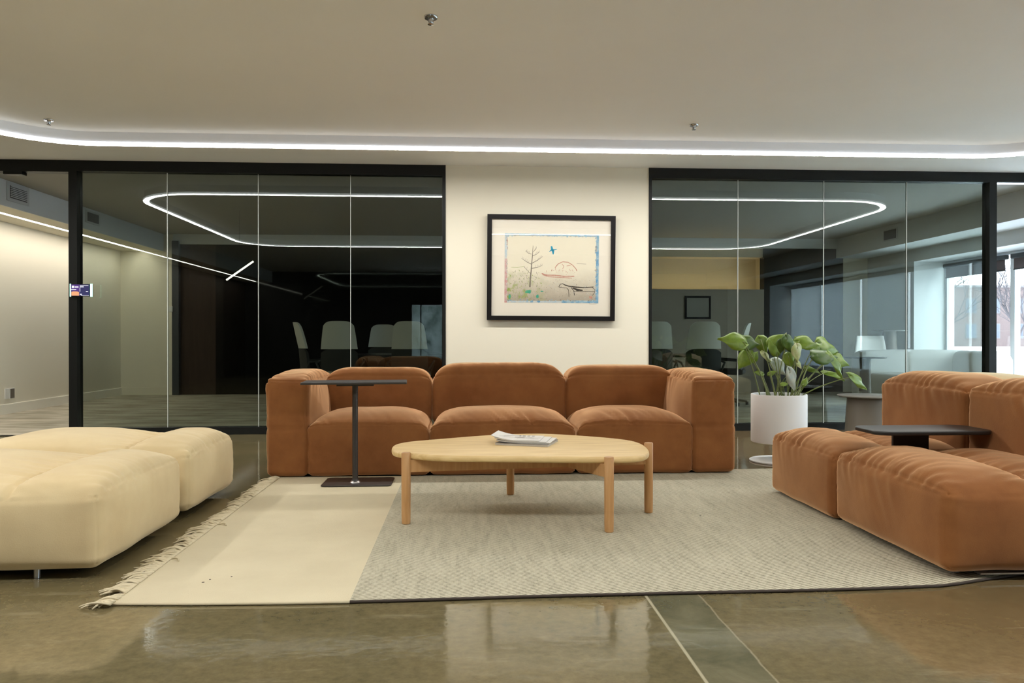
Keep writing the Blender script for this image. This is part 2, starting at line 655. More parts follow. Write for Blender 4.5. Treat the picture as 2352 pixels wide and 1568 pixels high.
def cushion(name, x0, x1, y0, y1, z0, z1, m, parent, r=.045, pt=.06, ps=.012, px0=None, px1=None, py0=None, py1=None,
            step=.014, wr=.007, wl=.075, seed=0., freq=15., lobes=None, axis=0, zseam=None, seam=.004, lump=.005,
            edges='xXyY', pw=4., sidewr=.5, droop=(0, 0), seamon='xy', slant=3.):
    xs, ys, zs = ax(x0, x1, r, step), ax(y0, y1, r, step), ax(z0, z1, r, step * 1.3)
    nx, ny, nz = len(xs), len(ys), len(zs)
    idx, P = {}, []

    def vid(i, j, k):
        t = (i, j, k)
        if t not in idx:
            idx[t] = len(P)
            P.append((xs[i], ys[j], zs[k]))
        return idx[t]

    faces = []
    for i in range(nx - 1):
        for j in range(ny - 1):
            faces.append((vid(i, j, 0), vid(i, j + 1, 0), vid(i + 1, j + 1, 0), vid(i + 1, j, 0)))
            faces.append((vid(i, j, nz - 1), vid(i + 1, j, nz - 1), vid(i + 1, j + 1, nz - 1), vid(i, j + 1, nz - 1)))
    for i in range(nx - 1):
        for k in range(nz - 1):
            faces.append((vid(i, 0, k), vid(i + 1, 0, k), vid(i + 1, 0, k + 1), vid(i, 0, k + 1)))
            faces.append((vid(i, ny - 1, k), vid(i, ny - 1, k + 1), vid(i + 1, ny - 1, k + 1), vid(i + 1, ny - 1, k)))
    for j in range(ny - 1):
        for k in range(nz - 1):
            faces.append((vid(0, j, k), vid(0, j, k + 1), vid(0, j + 1, k + 1), vid(0, j + 1, k)))
            faces.append((vid(nx - 1, j, k), vid(nx - 1, j + 1, k), vid(nx - 1, j + 1, k + 1), vid(nx - 1, j, k + 1)))
    cx, cy, cz = (x0 + x1) / 2, (y0 + y1) / 2, (z0 + z1) / 2
    hx, hy, hz = (x1 - x0) / 2, (y1 - y0) / 2, (z1 - z0) / 2
    px0 = ps if px0 is None else px0
    px1 = ps if px1 is None else px1
    py0 = ps if py0 is None else py0
    py1 = ps if py1 is None else py1
    nf = noise.noise
    out = []
    for (x, y, z) in P:
        ix = min(max(x, x0 + r), x1 - r)
        iy = min(max(y, y0 + r), y1 - r)
        iz = min(max(z, z0 + r), z1 - r)
        d = Vector((x - ix, y - iy, z - iz))
        n = d.normalized()
        p = Vector((ix, iy, iz)) + n * r
        u, v, ww = (p.x - cx) / hx, (p.y - cy) / hy, (p.z - cz) / hz
        u, v, ww = max(-1, min(1, u)), max(-1, min(1, v)), max(-1, min(1, ww))
        tz = max(n.z, 0)
        # crown of the top
        if lobes:
            t = p.x if axis == 0 else p.y
            o_ = v if axis == 0 else u
            h = 0.
            for (a, b, amp, dip) in lobes:
                if a <= t <= b:
                    q = (2 * (t - a) / (b - a) - 1)
                    h = dip + (amp - dip) * (1 - abs(q) ** 2.6)
                    # outer ends keep to the seam line
                    break
            top = h * (1 - abs(o_) ** pw)
        else:
            top = pt * (1 - abs(u) ** pw) * (1 - abs(v) ** pw)
        p.z += top * tz
        tw = max(0, min(1, (p.z - cz) / hz)) ** 2
        p.z -= (droop[0] * max(0, (-u - .80) / .20) ** 2.2 + droop[1] * max(0, (u - .80) / .20) ** 2.2) * tw
        p.x += (px1 * max(n.x, 0) - px0 * max(-n.x, 0)) * (1 - abs(v) ** 2.5) * (1 - abs(ww) ** 2.5)
        p.y += (py1 * max(n.y, 0) - py0 * max(-n.y, 0)) * (1 - abs(u) ** 2.5) * (1 - abs(ww) ** 2.5)
        off = 0.
        # gathered wrinkles running away from the top seams
        if wr and (tz > .55):
            for (side, dist, s_) in (('x', p.x - x0, p.y), ('X', x1 - p.x, p.y), ('y', p.y - y0, p.x), ('Y', y1 - p.y, p.x)):
                if side in edges and dist < wl * 4:
                    e = math.exp(-dist / wl) * min(1, dist / .02 + .25)
                    fld = nf(Vector((s_ * freq + dist * slant * freq * .12 + .8 * nf(Vector((s_ * 4, dist * 5, seed + 9))), dist * 3.5, seed + ord(side))))
                    zone = .35 + .65 * max(0, min(1, .5 + 1.6 * nf(Vector((s_ * 2.6, seed * 3 + ord(side), .5)))))
                    off += wr * zone * e * (1 - 2.2 * abs(fld)) * 1.2
        if lobes and wr and tz > .55:
            t = p.x if axis == 0 else p.y
            s_ = p.y if axis == 0 else p.x
            for (a, b, amp, dip) in lobes[1:]:
                dist = abs(t - a)
                if dist < .3:
                    fld = nf(Vector((s_ * freq * .9 + dist * 4, dist * 2, seed + 40 + (1 if t > a else 0))))
                    off += wr * 1.3 * math.exp(-dist / .09) * min(1, dist / .02) * (1 - 2.2 * abs(fld))
                    off -= .010 * math.exp(-(dist / .012) ** 2)
        # slighter wrinkles on the sides below the seam
        if wr and abs(n.z) < .5 and sidewr:
            dist = z1 - p.z
            s_ = p.x if abs(n.y) > abs(n.x) else p.y
            fld = nf(Vector((s_ * freq * .8 + dist * 6, dist * 3, seed + 77)))
            zone = max(0, min(1, .3 + 2 * nf(Vector((s_ * 2.2, seed * 2, 8.5)))))
            off += wr * sidewr * zone * math.exp(-dist / (wl * .8)) * (1 - 2.2 * abs(fld))
            # gathers at the vertical corners
            dx = min(p.x - x0, x1 - p.x) if abs(n.y) > abs(n.x) else min(p.y - y0, y1 - p.y)
            fld = nf(Vector((p.z * freq * 1.3 + dx * 4, dx * 3, seed + 55)))
            off += wr * .35 * math.exp(-dx / .06) * (1 - 2 * abs(fld))
        off += lump * nf(Vector((p.x * 5, p.y * 5, p.z * 5 + seed * 7)))
        # seams
        if n.z > 0:
            g = n.z - max(abs(n.x), abs(n.y))
            ns_ = math.hypot(n.x, n.y) + 1e-6
            on = 1. if seamon == 'xy' else (abs(n.x) / ns_) ** 2
            off -= on * (seam * math.exp(-(g / .13) ** 2) - seam * .4 * math.exp(-((abs(g) - .32) / .14) ** 2))
        if abs(n.z) < .6:
            g = abs(n.x) - abs(n.y)
            off -= seam * .6 * math.exp(-(g / .16) ** 2)
            if zseam is not None:
                off -= .006 * math.exp(-((p.z - zseam) / .007) ** 2)
        p += n * off
        out.append(p)
    o = link(name, out, faces, m, parent, True)
    return o


# ================================================================== THE SETTING
# floor
struct(MB().box(-9, 12, -5.2, 8.0, -.12, 0).go('floor', CONCRETE))
struct(MB().box(-9, 7.8, 8.0, 13.8, -.12, .004).go('floor_carpet', CARPET))
struct(MB().box(-5.8, 7.18, -5.0, 8.05, 2.72, 2.9).go('ceiling', CEIL))
struct(MB().box(-5.8, 7.18, 8.05, 14.2, 2.72, 2.9).go('ceiling_meeting_room', mat('shade_darkened_ceiling', (.36, .35, .31), .8)))  # ceiling colour darkened to stand in for the unlit room's shade
# left side wall, bulkhead, baseboard
struct(MB().box(-6.0, -5.8, 8.0, 13.9, 0, 2.72).go('wall_left', WALL))
struct(MB().box(-6.0, -5.8, -5.0, 8.0, 0, 2.72).go('wall_left_front', BROWN))
mb = MB()
mb.box(-5.11, -5.09, -5.0, 13.6, 2.43, 2.72, 1)
mb.box(-5.40, -5.11, -5.0, 13.6, 2.43, 2.45)
mb.box(-5.80, -5.46, -5.0, 13.6, 2.43, 2.45)
mb.box(-5.46, -5.40, -5.0, 13.6, 2.475, 2.49)
struct(mb.go('trim_1', [WALL, COOLWALL]))
struct(MB().bbox(-5.83, -5.780, 8.0, 13.6, -.03, .13, .006).go('baseboard_left', mat('white_gloss_trim', (.90, .86, .74), .35)))
t = thing('linear_ceiling_light', 'long straight strip of white light set into the left bulkhead', 'ceiling light', (-5.43, 4.3, 2.43))
MB().box(-5.455, -5.405, -4.6, 13.45, 2.430, 2.445).go('diffuser', LEDS, t)
MB().box(-5.46, -5.40, -4.6, 13.45, 2.445, 2.474).go('housing', STEEL, t)
# back of the meeting room: pier, dark column, brown panel, black glass
struct(MB().box(-5.8, -4.92, 13.6, 13.8, 0, 2.72).box(-5.8, -4.92, 13.585, 13.6, 0, .13).go('wall_back_pier', WALL))
struct(MB().box(-4.92, -4.81, 13.5, 13.8, 0, 2.6).go('trim_2', mat('slate_grey_column', (.03, .038, .045), .5)))
struct(MB().box(-4.81, -4.23, 13.6, 13.8, 0, 2.55).go('trim_3', BROWN))
struct(MB().box(-4.23, 3.2, 13.6, 13.8, 0, 2.55).go('wall_back', DARKGLOSS))
struct(MB().box(-4.92, 6.73, 13.55, 13.8, 2.55, 2.72).go('trim_4', COOLWALL))
struct(MB().box(3.2, 5.29, 13.6, 14.05, 0, 1.80).box(3.2, 5.29, 13.6, 13.615, 1.80, 1.825).go('wall_back_taupe', BACKWALL))
# lit upper band over the taupe wall, set back with a warm light slot on its ledge
mb = MB()
mb.box(3.1, 5.35, 14.0, 14.15, 1.7, 2.60).box(3.1, 5.35, 13.8, 14.15, 2.55, 2.62).box(5.29, 5.35, 13.8, 14.1, 1.7, 2.6).box(3.1, 3.2, 13.8, 14.1, 1.7, 2.6)
mb.box(3.2, 5.29, 13.66, 14.0, 2.40, 2.55)
struct(mb.go('wall_back_lit', mat('warm_beige_paint', (.55, .46, .31), .8)))
t = thing('wall_washer_light', 'warm slot light washing the beige band above the taupe back wall', 'wall light', (4.2, 13.71, 1.80))
MB().box(3.25, 5.2, 13.70, 13.73, 1.801, 1.812).go('diffuser', WARMLED, t)
struct(MB().box(5.29, 6.73, 13.6, 13.8, 0, 2.55).go('wall_back_black', DARKGLOSS))
struct(MB().box(6.73, 7.85, 13.6, 13.8, 0, 2.72).go('wall_back_right', WALL))
# right side: bulkhead, wall head, windows
struct(MB().box(6.60, 6.62, -5, 13.6, 2.385, 2.72).box(6.62, 7.18, -5, 13.6, 2.385, 2.405).go('trim_5', COOLWALL))
mb = MB()
mb.box(7.18, 7.85, -5, 13.6, 2.19, 2.9)
mb.box(7.18, 7.85, 12.15, 13.6, 0, 2.19)
mb.box(7.18, 7.85, -5, -2.0, 0, 2.19)
mb.box(7.60, 7.85, -2.0, 12.15, 0, .30)
mb.box(7.18, 7.85, 7.95, 8.20, 0, 2.19)
struct(mb.go('wall_right', COOLWALL))
struct(MB().box(7.165, 7.18, 12.15, 13.6, 0, .13).go('baseboard_right', WALL))
# rear side of the lounge, behind the camera: dark joinery with an opening to a small window
mb = MB()
mb.box(-5.8, -1.42, -5.2, -5.0, 0, 2.72)
mb.box(-.60, 7.18, -5.2, -5.0, 0, 2.72)
mb.box(-1.42, -.60, -5.2, -5.0, 0, .38)
mb.box(-1.42, -.60, -5.2, -5.0, 1.85, 2.72)
mb.box(-1.20, -1.17, -5.12, -5.08, .38, 1.85)
struct(mb.go('wall_rear', DARK))

nwin = [0]


def sheer():
    m = bpy.data.materials.new('added_translucent_shade')
    m.use_nodes = True
    nt = m.node_tree
    nt.nodes.clear()
    o_ = nt.nodes.new('ShaderNodeOutputMaterial')
    a = nt.nodes.new('ShaderNodeBsdfTransparent')
    b = nt.nodes.new('ShaderNodeBsdfTranslucent')
    b.inputs[0].default_value = (.62, .66, .68, 1)
    a.inputs[0].default_value = (1, 1, 1, 1)
    x = nt.nodes.new('ShaderNodeMixShader')
    x.inputs[0].default_value = .90
    nt.links.new(a.outputs[0], x.inputs[1])
    nt.links.new(b.outputs[0], x.inputs[2])
    nt.links.new(x.outputs[0], o_.inputs[0])
    return m


SHEER = sheer()


def ext_window(y0, y1, z0=.30, z1=2.19, blind=True):
    nwin[0] += 1
    f = MB()
    x0, x1 = 7.70, 7.78
    wd = .045
    f.box(x0, x1, y0, y1, z0, z0 + wd).box(x0, x1, y0, y1, z1 - wd, z1)
    f.box(x0, x1, y0, y0 + wd, z0 + wd, z1 - wd).box(x0, x1, y1 - wd, y1, z0 + wd, z1 - wd)
    w_ = thing('window_%d' % (nwin[0] + 2), '', '', (7.74, (y0 + y1) / 2, z0))
    del w_['label']
    del w_['category']
    struct(w_)
    f.go('window_frame', SHADE_W, w_)
    MB().box(7.735, 7.743, y0 + wd, y1 - wd, z0 + wd, z1 - wd).go('pane', CLEAR, w_)
    return w_


WY = [12.15, 10.6, 9.35, 8.2]
for a, b in zip(WY[1:], WY[:-1]):
    ext_window(a, b)
for k in range(6):  # blinds added here to dim the windows' reflection in the partition
    ya, yb = 7.95 - 1.65 * (k + 1), 7.95 - 1.65 * k
    ext_window(ya, yb)
    t = thing('roller_blind', 'added pale roller blind dimming the window, %s from the glass partition on the lounge side' % ('nearest', 'second', 'third', 'fourth', 'fifth', 'farthest')[k], 'blind', (7.66, (ya + yb) / 2, 2.16), 'added dimming blinds beside the lounge')
    MB().bbox(7.62, 7.69, ya + .03, yb - .03, 2.10, 2.172, .015).go('cassette', SHADE_W, t)
    MB().box(7.654, 7.656, ya + .04, yb - .04, .36, 2.11).go('added_shade_cloth', SHEER, t)
    MB().bbox(7.645, 7.665, ya + .04, yb - .04, .34, .362, .006).go('bottom_bar', SHADE_W, t)
blab = ['dark roller blind, part lowered, over the window at the far end of the right wall',
        'dark roller blind over the middle window beyond the glass partition',
        'dark roller blind over the window nearest the right doorway post']
for k, (a, b) in enumerate(zip(WY[1:], WY[:-1])):
    t = thing('roller_blind', blab[k], 'blind', (7.66, (a + b) / 2, 2.14), 'roller blinds on the right windows')
    MB().bbox(7.62, 7.69, a + .05, b - .05, 2.075, 2.142, .015).go('cassette', BLINDT, t)
    MB().box(7.652, 7.656, a + .09, b - .09, 1.93, 2.08).go('blind_cloth', BLINDM, t)
    MB().bbox(7.645, 7.663, a + .085, b - .085, 1.915, 1.933, .006).go('bottom_bar', BLINDT, t)

# central white pier
struct(MB().box(-.195, 1.895, 8.0, 8.22, 0, 2.72).go('wall_pier', WALL))
struct(MB().box(-.195, 1.895, 7.985, 8.0, 0, .13).go('baseboard_pier', WALL))


# ------------------------------------------------------------------ glass partitions
def partition(num, xa, xb, seams, post_x):
    w_ = thing('window_%d' % num, '', '', ((xa + xb) / 2, 8.05, 0))
    del w_['label']
    del w_['category']
    struct(w_)
    f = MB()
    f.box(xa, xb, 7.99, 8.10, 2.615, 2.72)
    f.box(xa, xb, 7.99, 8.10, 0, .072)
    (a, b) = post_x
    f.box(a, b, 7.985, 8.105, .072, 2.615)
    s0, s1 = (xb - .035, xb) if a == xa or b < xa + .5 else (xa, xa + .03)
    f.box(s0, s1, 7.99, 8.10, .072, 2.615)
    f.go('window_frame', BLACKMETAL, w_)
    for p, q in zip(seams[:-1], seams[1:]):
        MB().box(p + .004, q - .004, 8.044, 8.056, .072, 2.615).go('pane', GLASS, w_)
    for s in seams[1:-1]:
        MB().box(s - .0028, s + .0028, 8.040, 8.060, .072, 2.615).go('joint', JOINT, w_)
    return w_


partition(1, -3.905, -.195, [-3.825, -2.974, -2.079, -1.159, -.230], (-3.905, -3.825))
partition(2, 1.895, 5.625, [1.925, 2.849, 3.77, 4.67, 5.545], (5.545, 5.625))
# door headers of the two open doorways
mb = MB().box(-5.8, -3.905, 7.99, 8.10, 2.605, 2.72)
d1 = struct(mb.go('door_1', BLACKMETAL))
d1b = MB().bbox(-4.53, -4.35, 7.985, 8.085, 2.575, 2.605, .006).go('door_closer', BLACKMETAL, None)
d1b.parent = d1
mb = MB().box(5.625, 7.18, 7.99, 8.10, 2.62, 2.72)
d2 = struct(mb.go('door_2', BLACKMETAL))
o = MB().box(5.64, 6.9, 8.0, 8.09, 2.612, 2.620).go('door_seal', STEEL, None)
o.parent = d2
struct(MB().box(-5.8, -3.905, 7.985, 8.005, 0, .008).go('trim_6', BLACKMETAL))

# ------------------------------------------------------------------ ceiling light loop with its drop fascia
def loop_pts(inset, n=16):
    c = ((-3.92 + 5.40) / 2, (1.74 + 6.93) / 2)
    return ring(c, (5.40 + 3.92) / 2 - inset, (6.93 - 1.74) / 2 - inset, n, .82 - inset)


def loop_mesh(i0, i1, z0, z1):
    a, b = loop_pts(i0), loop_pts(i1)
    n = len(a)
    v = [(x, y, z) for z in (z0, z1) for L_ in (a, b) for (x, y) in L_]
    f = []
    for i in range(n):
        j = (i + 1) % n
        f.append((i, n + i, n + j, j))
        f.append((2 * n + i, 2 * n + j, 3 * n + j, 3 * n + i))
        f.append((i, j, 2 * n + j, 2 * n + i))
        f.append((n + i, 3 * n + i, 3 * n + j, n + j))
    m_ = MB()
    m_.add(v, f)
    m_.fm = [0 if k % 4 == 0 else 1 for k in range(len(f))]
    return m_


t = thing('ceiling_light_loop', 'large rounded rectangular loop of white light on a shallow drop fascia', 'ceiling light', (.74, 4.18, 2.72))
loop_mesh(.009, .051, 2.632, 2.7199).go('fascia', [FASCIA, FASCIA], t, smooth=True, split=40)
loop_mesh(0, .060, 2.613, 2.632).go('diffuser', [LEDM, LEDSIDE], t, smooth=True, split=40)

# ------------------------------------------------------------------ small fixtures
def sprinkler(x, y, lab):
    t = thing('sprinkler_head', lab, 'sprinkler', (x, y, 2.72), 'ceiling sprinklers')
    MB().lathe([(.034, -.012), (.038, -.006), (.038, 0)], (x, y, 2.72), 28).go('escutcheon', CHROME, t, smooth=True, split=40)
    b_ = MB().lathe([(.009, -.038), (.012, -.03), (.013, -.008)], (x, y, 2.72), 16)
    b_.tube([(x - .013, y, 2.715), (x - .014, y, 2.69), (x - .004, y, 2.678)], .0022, 6)
    b_.tube([(x + .013, y, 2.715), (x + .014, y, 2.69), (x + .004, y, 2.678)], .0022, 6)
    b_.go('body', CHROME, t, smooth=True, split=40)
    MB().lathe([(.010, -.047), (.018, -.044), (.018, -.042)], (x, y, 2.72), 20).go('deflector', CHROME, t, smooth=True, split=40)


sprinkler(-.185, 4.307, 'chrome ceiling sprinkler nearest the camera, high above the coffee table')
sprinkler(-3.342, 6.525, 'chrome ceiling sprinkler at the far left, near the bend of the light loop')
sprinkler(1.881, 6.354, 'chrome ceiling sprinkler near the light loop, right of the framed picture')

t = thing('air_vent_grille', 'white louvred air grille on the left bulkhead, seen through the open doorway', 'vent', (-5.09, 9.26, 2.60), 'bulkhead air grilles')
MB().box(-5.088, -5.078, 9.04, 9.48, 2.50, 2.71).go('frame', VENTM, t)
MB().box(-5.078, -5.074, 9.09, 9.43, 2.535, 2.675).go('backing', VENTD, t)
s_ = MB()
for k in range(7):
    z = 2.545 + k * .0195
    s_.add([(-5.074, 9.09, z), (-5.074, 9.43, z), (-5.066, 9.43, z + .010), (-5.066, 9.09, z + .010)], [(0, 1, 2, 3)])
s_.go('louvres', VENTM, t)
t = thing('air_vent_grille', 'dim air grille on the left bulkhead, seen through the tinted glass', 'vent', (-5.09, 11.05, 2.60), 'bulkhead air grilles')
MB().box(-5.088, -5.078, 10.85, 11.25, 2.52, 2.69).go('frame', VENTM, t)
MB().box(-5.078, -5.073, 10.89, 11.21, 2.545, 2.665).go('backing', VENTD, t)
t = thing('air_vent_grille', 'dark air grille on the right bulkhead above the white sofa', 'vent', (6.55, 12.0, 2.55), 'bulkhead air grilles')
MB().box(6.588, 6.598, 11.6, 12.0, 2.48, 2.66).go('frame', VENTM, t)
MB().box(6.582, 6.588, 11.63, 11.97, 2.50, 2.64).go('backing', VENTD, t)

t = tag(MB().bbox(-5.799, -5.786, 10.245, 10.33, .195, .325, .003).go('wall_plate', PLASTIC), 'white blank wall plate beside the grey socket on the left wall', 'wall plate', 'left wall plates')
t = thing('power_socket', 'grey power socket plate low on the left wall, beyond the open doorway', 'power socket', (-5.8, 10.40, .195), 'left wall plates')
MB().bbox(-5.799, -5.788, 10.345, 10.455, .19, .325, .003).go('plate', PLASTIC, t)
MB().bbox(-5.789, -5.783, 10.355, 10.445, .197, .318, .002).go('socket_face', GREYPL, t)
t = tag(MB().bbox(-4.96, -4.90, 13.46, 13.5, 1.40, 1.50, .008).go('door_reader', PLASTIC), 'small white box fixed to the slate column in the room behind', 'access reader')

# room booking screen on the left glass post
SCR1 = mat('screen_purple', (.02, .01, .03), .2, emit=lin((86, 60, 130)), estr=.9)
SCR2 = mat('screen_navy', (.01, .01, .03), .2, emit=lin((52, 52, 92)), estr=.9)
SCRW = mat('screen_white', (.8, .8, .8), .2, emit=(.85, .85, 1.), estr=1.)
SCRO = mat('screen_orange', (.4, .2, .1), .2, emit=lin((200, 140, 105)), estr=.9)
GREENL = mat('green_status_light', (.1, .6, .4), .3, emit=(.45, 1., .75), estr=2.2)
t = thing('booking_screen', 'small room booking screen with green side lights on the left partition post', 'screen', (-3.77, 7.97, 1.37))
MB().bbox(-3.875, -3.665, 7.955, 7.975, 1.375, 1.495, .004).go('housing', BLACKMETAL, t)
MB().box(-3.877, -3.868, 7.950, 7.956, 1.372, 1.498).go('status_light', GREENL, t)
MB().box(-3.682, -3.662, 7.950, 7.956, 1.372, 1.498).go('status_light', GREENL, t)
mb = MB()
mb.box(-3.864, -3.785, 7.951, 7.954, 1.38, 1.49, 0).box(-3.785, -3.69, 7.951, 7.954, 1.38, 1.49, 1)
mb.box(-3.856, -3.836, 7.949, 7.951, 1.457, 1.478, 2).box(-3.828, -3.795, 7.949, 7.951, 1.461, 1.471, 2)
mb.box(-3.862, -3.816, 7.949, 7.951, 1.437, 1.444, 2).box(-3.78, -3.745, 7.949, 7.951, 1.465, 1.471, 2)
mb.box(-3.78, -3.700, 7.949, 7.951, 1.4795, 1.4825, 2).box(-3.722, -3.703, 7.949, 7.951, 1.419, 1.425, 2)
mb.box(-3.78, -3.762, 7.949, 7.951, 1.392, 1.398, 2).box(-3.7815, -3.7790, 7.949, 7.951, 1.42, 1.462, 2)
mb.box(-3.77, -3.694, 7.949, 7.951, 1.383, 1.3855, 2)
mb.add([(-3.862, 7.9505, 1.381), (-3.788, 7.9505, 1.381), (-3.788, 7.9505, 1.415), (-3.805, 7.9505, 1.423), (-3.845, 7.9505, 1.424), (-3.862, 7.9505, 1.418)],
       [(0, 1, 2, 3, 4, 5)], 3)
mb.go('display', [SCR1, SCR2, SCRW, SCRO], t)

# diagonal bar light hanging in the dark room
t = thing('bar_light', 'slanting pale bar light hanging in the dark meeting room', 'pendant light', (-3.1, 11.0, 2.72))
MB().tube([(-3.276, 11.0, 1.762), (-2.911, 11.0, 2.021)], .013, 8).go('tube', BARLED, t)
MB().tube([(-3.1, 11.0, 1.90), (-3.1, 11.0, 2.72)], .0015, 5).go('cord', BLACKMETAL, t)

# ------------------------------------------------------------------ framed picture
s = .000797
PW = lambda px, py: ((px - 912) * s, (812 - py) * s)
pic = bpy.data.objects.new('framed_picture', None)
C.objects.link(pic)
pic.location = (.875, 7.982, 1.15)
pic.rotation_euler = (math.radians(1.0), math.radians(.35), 0)
pic['_local'] = 1
tag(pic, 'black framed landscape print in a cream mat on the white pier', 'picture')
ZC = .53


def box2(mb, xa, xb, za, zb, y0, y1, mi=0):
    return mb.box(xa, xb, y0, y1, za + ZC, zb + ZC, mi)


mb = MB()
x0, zt = PW(92, 140)
x1, zb = PW(1735, 1485)
fw = .046
box2(mb, x0, x1, zt - fw, zt, -.035, .004)
box2(mb, x0, x1, zb, zb + fw, -.035, .004)
box2(mb, x0, x0 + fw, zb + fw, zt - fw, -.035, .004)
box2(mb, x1 - fw, x1, zb + fw, zt - fw, -.035, .004)
mb.go('frame', FRAMEBLK, pic)
box2(MB(), x0 + fw, x1 - fw, zb + fw, zt - fw, -.014, .002).go('mat_board', MATBOARD, pic)
box2(MB(), x0 + fw, x1 - fw, zb + fw, zt - fw, -.025, -.022).go('glass', PICGLASS, pic)


def artmat():
    m = bpy.data.materials.new('print_ground')
    m.use_nodes = True
    nt = m.node_tree
    N = nt.nodes.new
    L = nt.links.new
    b = nt.nodes['Principled BSDF']
    b.inputs['Roughness'].default_value = .8
    tc = N('ShaderNodeTexCoord')
    sx = N('ShaderNodeSeparateXYZ')
    L(tc.outputs['Object'], sx.inputs[0])
    n = N('ShaderNodeTexNoise')
    n.inputs['Scale'].default_value = 9
    n.inputs['Detail'].default_value = 9
    n.inputs['Roughness'].default_value = .7
    L(tc.outputs['Object'], n.inputs['Vector'])
    ad = N('ShaderNodeMath')
    ad.operation = 'MULTIPLY_ADD'
    L(n.outputs['Fac'], ad.inputs[0])
    ad.inputs[1].default_value = .22
    L(sx.outputs['Z'], ad.inputs[2])
    r = N('ShaderNodeValToRGB')
    e = r.color_ramp.elements
    e[0].position = .32
    e[0].color = (.43, .37, .28, 1)
    e[1].position = .62
    e[1].color = (.80, .74, .58, 1)
    q = e.new(.45)
    q.color = (.60, .54, .42, 1)
    L(ad.outputs[0], r.inputs[0])
    # green scumble lower left
    n2 = N('ShaderNodeTexNoise')
    n2.inputs['Scale'].default_value = 16
    n2.inputs['Detail'].default_value = 8
    L(tc.outputs['Object'], n2.inputs['Vector'])
    a = N('ShaderNodeMapRange')
    a.inputs['From Min'].default_value = .0
    a.inputs['From Max'].default_value = -.45
    L(sx.outputs['X'], a.inputs[0])
    c2 = N('ShaderNodeMapRange')
    c2.inputs['From Min'].default_value = .50
    c2.inputs['From Max'].default_value = .30
    L(sx.outputs['Z'], c2.inputs[0])
    c3 = N('ShaderNodeMapRange')
    c3.inputs['From Min'].default_value = .50
    c3.inputs['From Max'].default_value = .60
    L(n2.outputs['Fac'], c3.inputs[0])
    m1 = N('ShaderNodeMath')
    m1.operation = 'MULTIPLY'
    L(a.outputs[0], m1.inputs[0])
    L(c2.outputs[0], m1.inputs[1])
    m2_ = N('ShaderNodeMath')
    m2_.operation = 'MULTIPLY'
    L(m1.outputs[0], m2_.inputs[0])
    L(c3.outputs[0], m2_.inputs[1])
    mx = N('ShaderNodeMix')
    mx.data_type = 'RGBA'
    L(m2_.outputs[0], mx.inputs['Factor'])
    L(r.outputs[0], mx.inputs['A'])
    mx.inputs['B'].default_value = (.30, .38, .07, 1)
    L(mx.outputs['Result'], b.inputs['Base Color'])
    return m


A_BLUE = mat('print_blue', (.10, .30, .50), .8, col2=(.42, .55, .58), nscale=28, ndet=6)
A_BLUE2 = mat('print_pale_blue', (.42, .55, .62), .8, col2=(.66, .66, .60), nscale=40, ndet=6)
A_PINK = mat('print_pink', (.60, .30, .27), .8, col2=(.66, .50, .45), nscale=30, ndet=6)
A_GREY = mat('print_grey', (.22, .19, .15), .8)
A_LGREY = mat('print_light_grey', (.45, .40, .32), .8)
A_RED = mat('print_red', (.50, .20, .15), .8, col2=(.62, .38, .28), nscale=60)
A_TEAL = mat('print_teal', (.05, .33, .25), .8, col2=(.10, .42, .22), nscale=50)
A_DARK = mat('print_dark', (.05, .04, .03), .8)
A_BIRD = mat('print_bird_blue', (.02, .30, .45), .8)
A_GREEN = mat('print_green', (.33, .40, .10), .8)
art = MB()
AM = [artmat(), A_BLUE, A_BLUE2, A_PINK, A_GREY, A_LGREY, A_RED, A_TEAL, A_DARK, A_BIRD, A_GREEN]
YA = [-.0145]


def quad(pa, pb, mi, dy=0.):
    (xa, za), (xb, zb_) = PW(*pa), PW(*pb)
    y = YA[0] - dy
    art.add([(xa, y, zb_ + ZC), (xb, y, zb_ + ZC), (xb, y, za + ZC), (xa, y, za + ZC)], [(0, 1, 2, 3)], mi)


def stroke(pts, wpx, mi, dy=.0006):
    P_ = [PW(*p) for p in pts]
    y = YA[0] - dy
    n_ = len(P_)
    wl_ = [1.4 * q for q in (wpx if isinstance(wpx, (list, tuple)) else [wpx] * n_)]
    L_, R_ = [], []
    for i in range(n_):
        a, b = P_[max(i - 1, 0)], P_[min(i + 1, n_ - 1)]
        dx, dz = b[0] - a[0], b[1] - a[1]
        l = math.hypot(dx, dz) or 1
        nx_, nz_ = -dz / l * wl_[i] * s / 2, dx / l * wl_[i] * s / 2
        L_.append((P_[i][0] + nx_, y, P_[i][1] + nz_ + ZC))
        R_.append((P_[i][0] - nx_, y, P_[i][1] - nz_ + ZC))
    art.add(L_ + R_, [(i, n_ + i, n_ + i + 1, i + 1) for i in range(n_ - 1)], mi)


def blot(c, rx, ry, mi, n=12, dy=.0007, seed=0):
    rn = random.Random(seed)
    x, z = PW(*c)
    v = [(x, YA[0] - dy, z + ZC)]
    for k in range(n):
        a = 2 * PI * k / n
        q = rn.uniform(.65, 1.15)
        v.append((x + rx * s * q * math.cos(a), YA[0] - dy, z + ry * s * q * math.sin(a) + ZC))
    art.add(v, [(0, 1 + (k + 1) % n, 1 + k) for k in range(n)], mi)


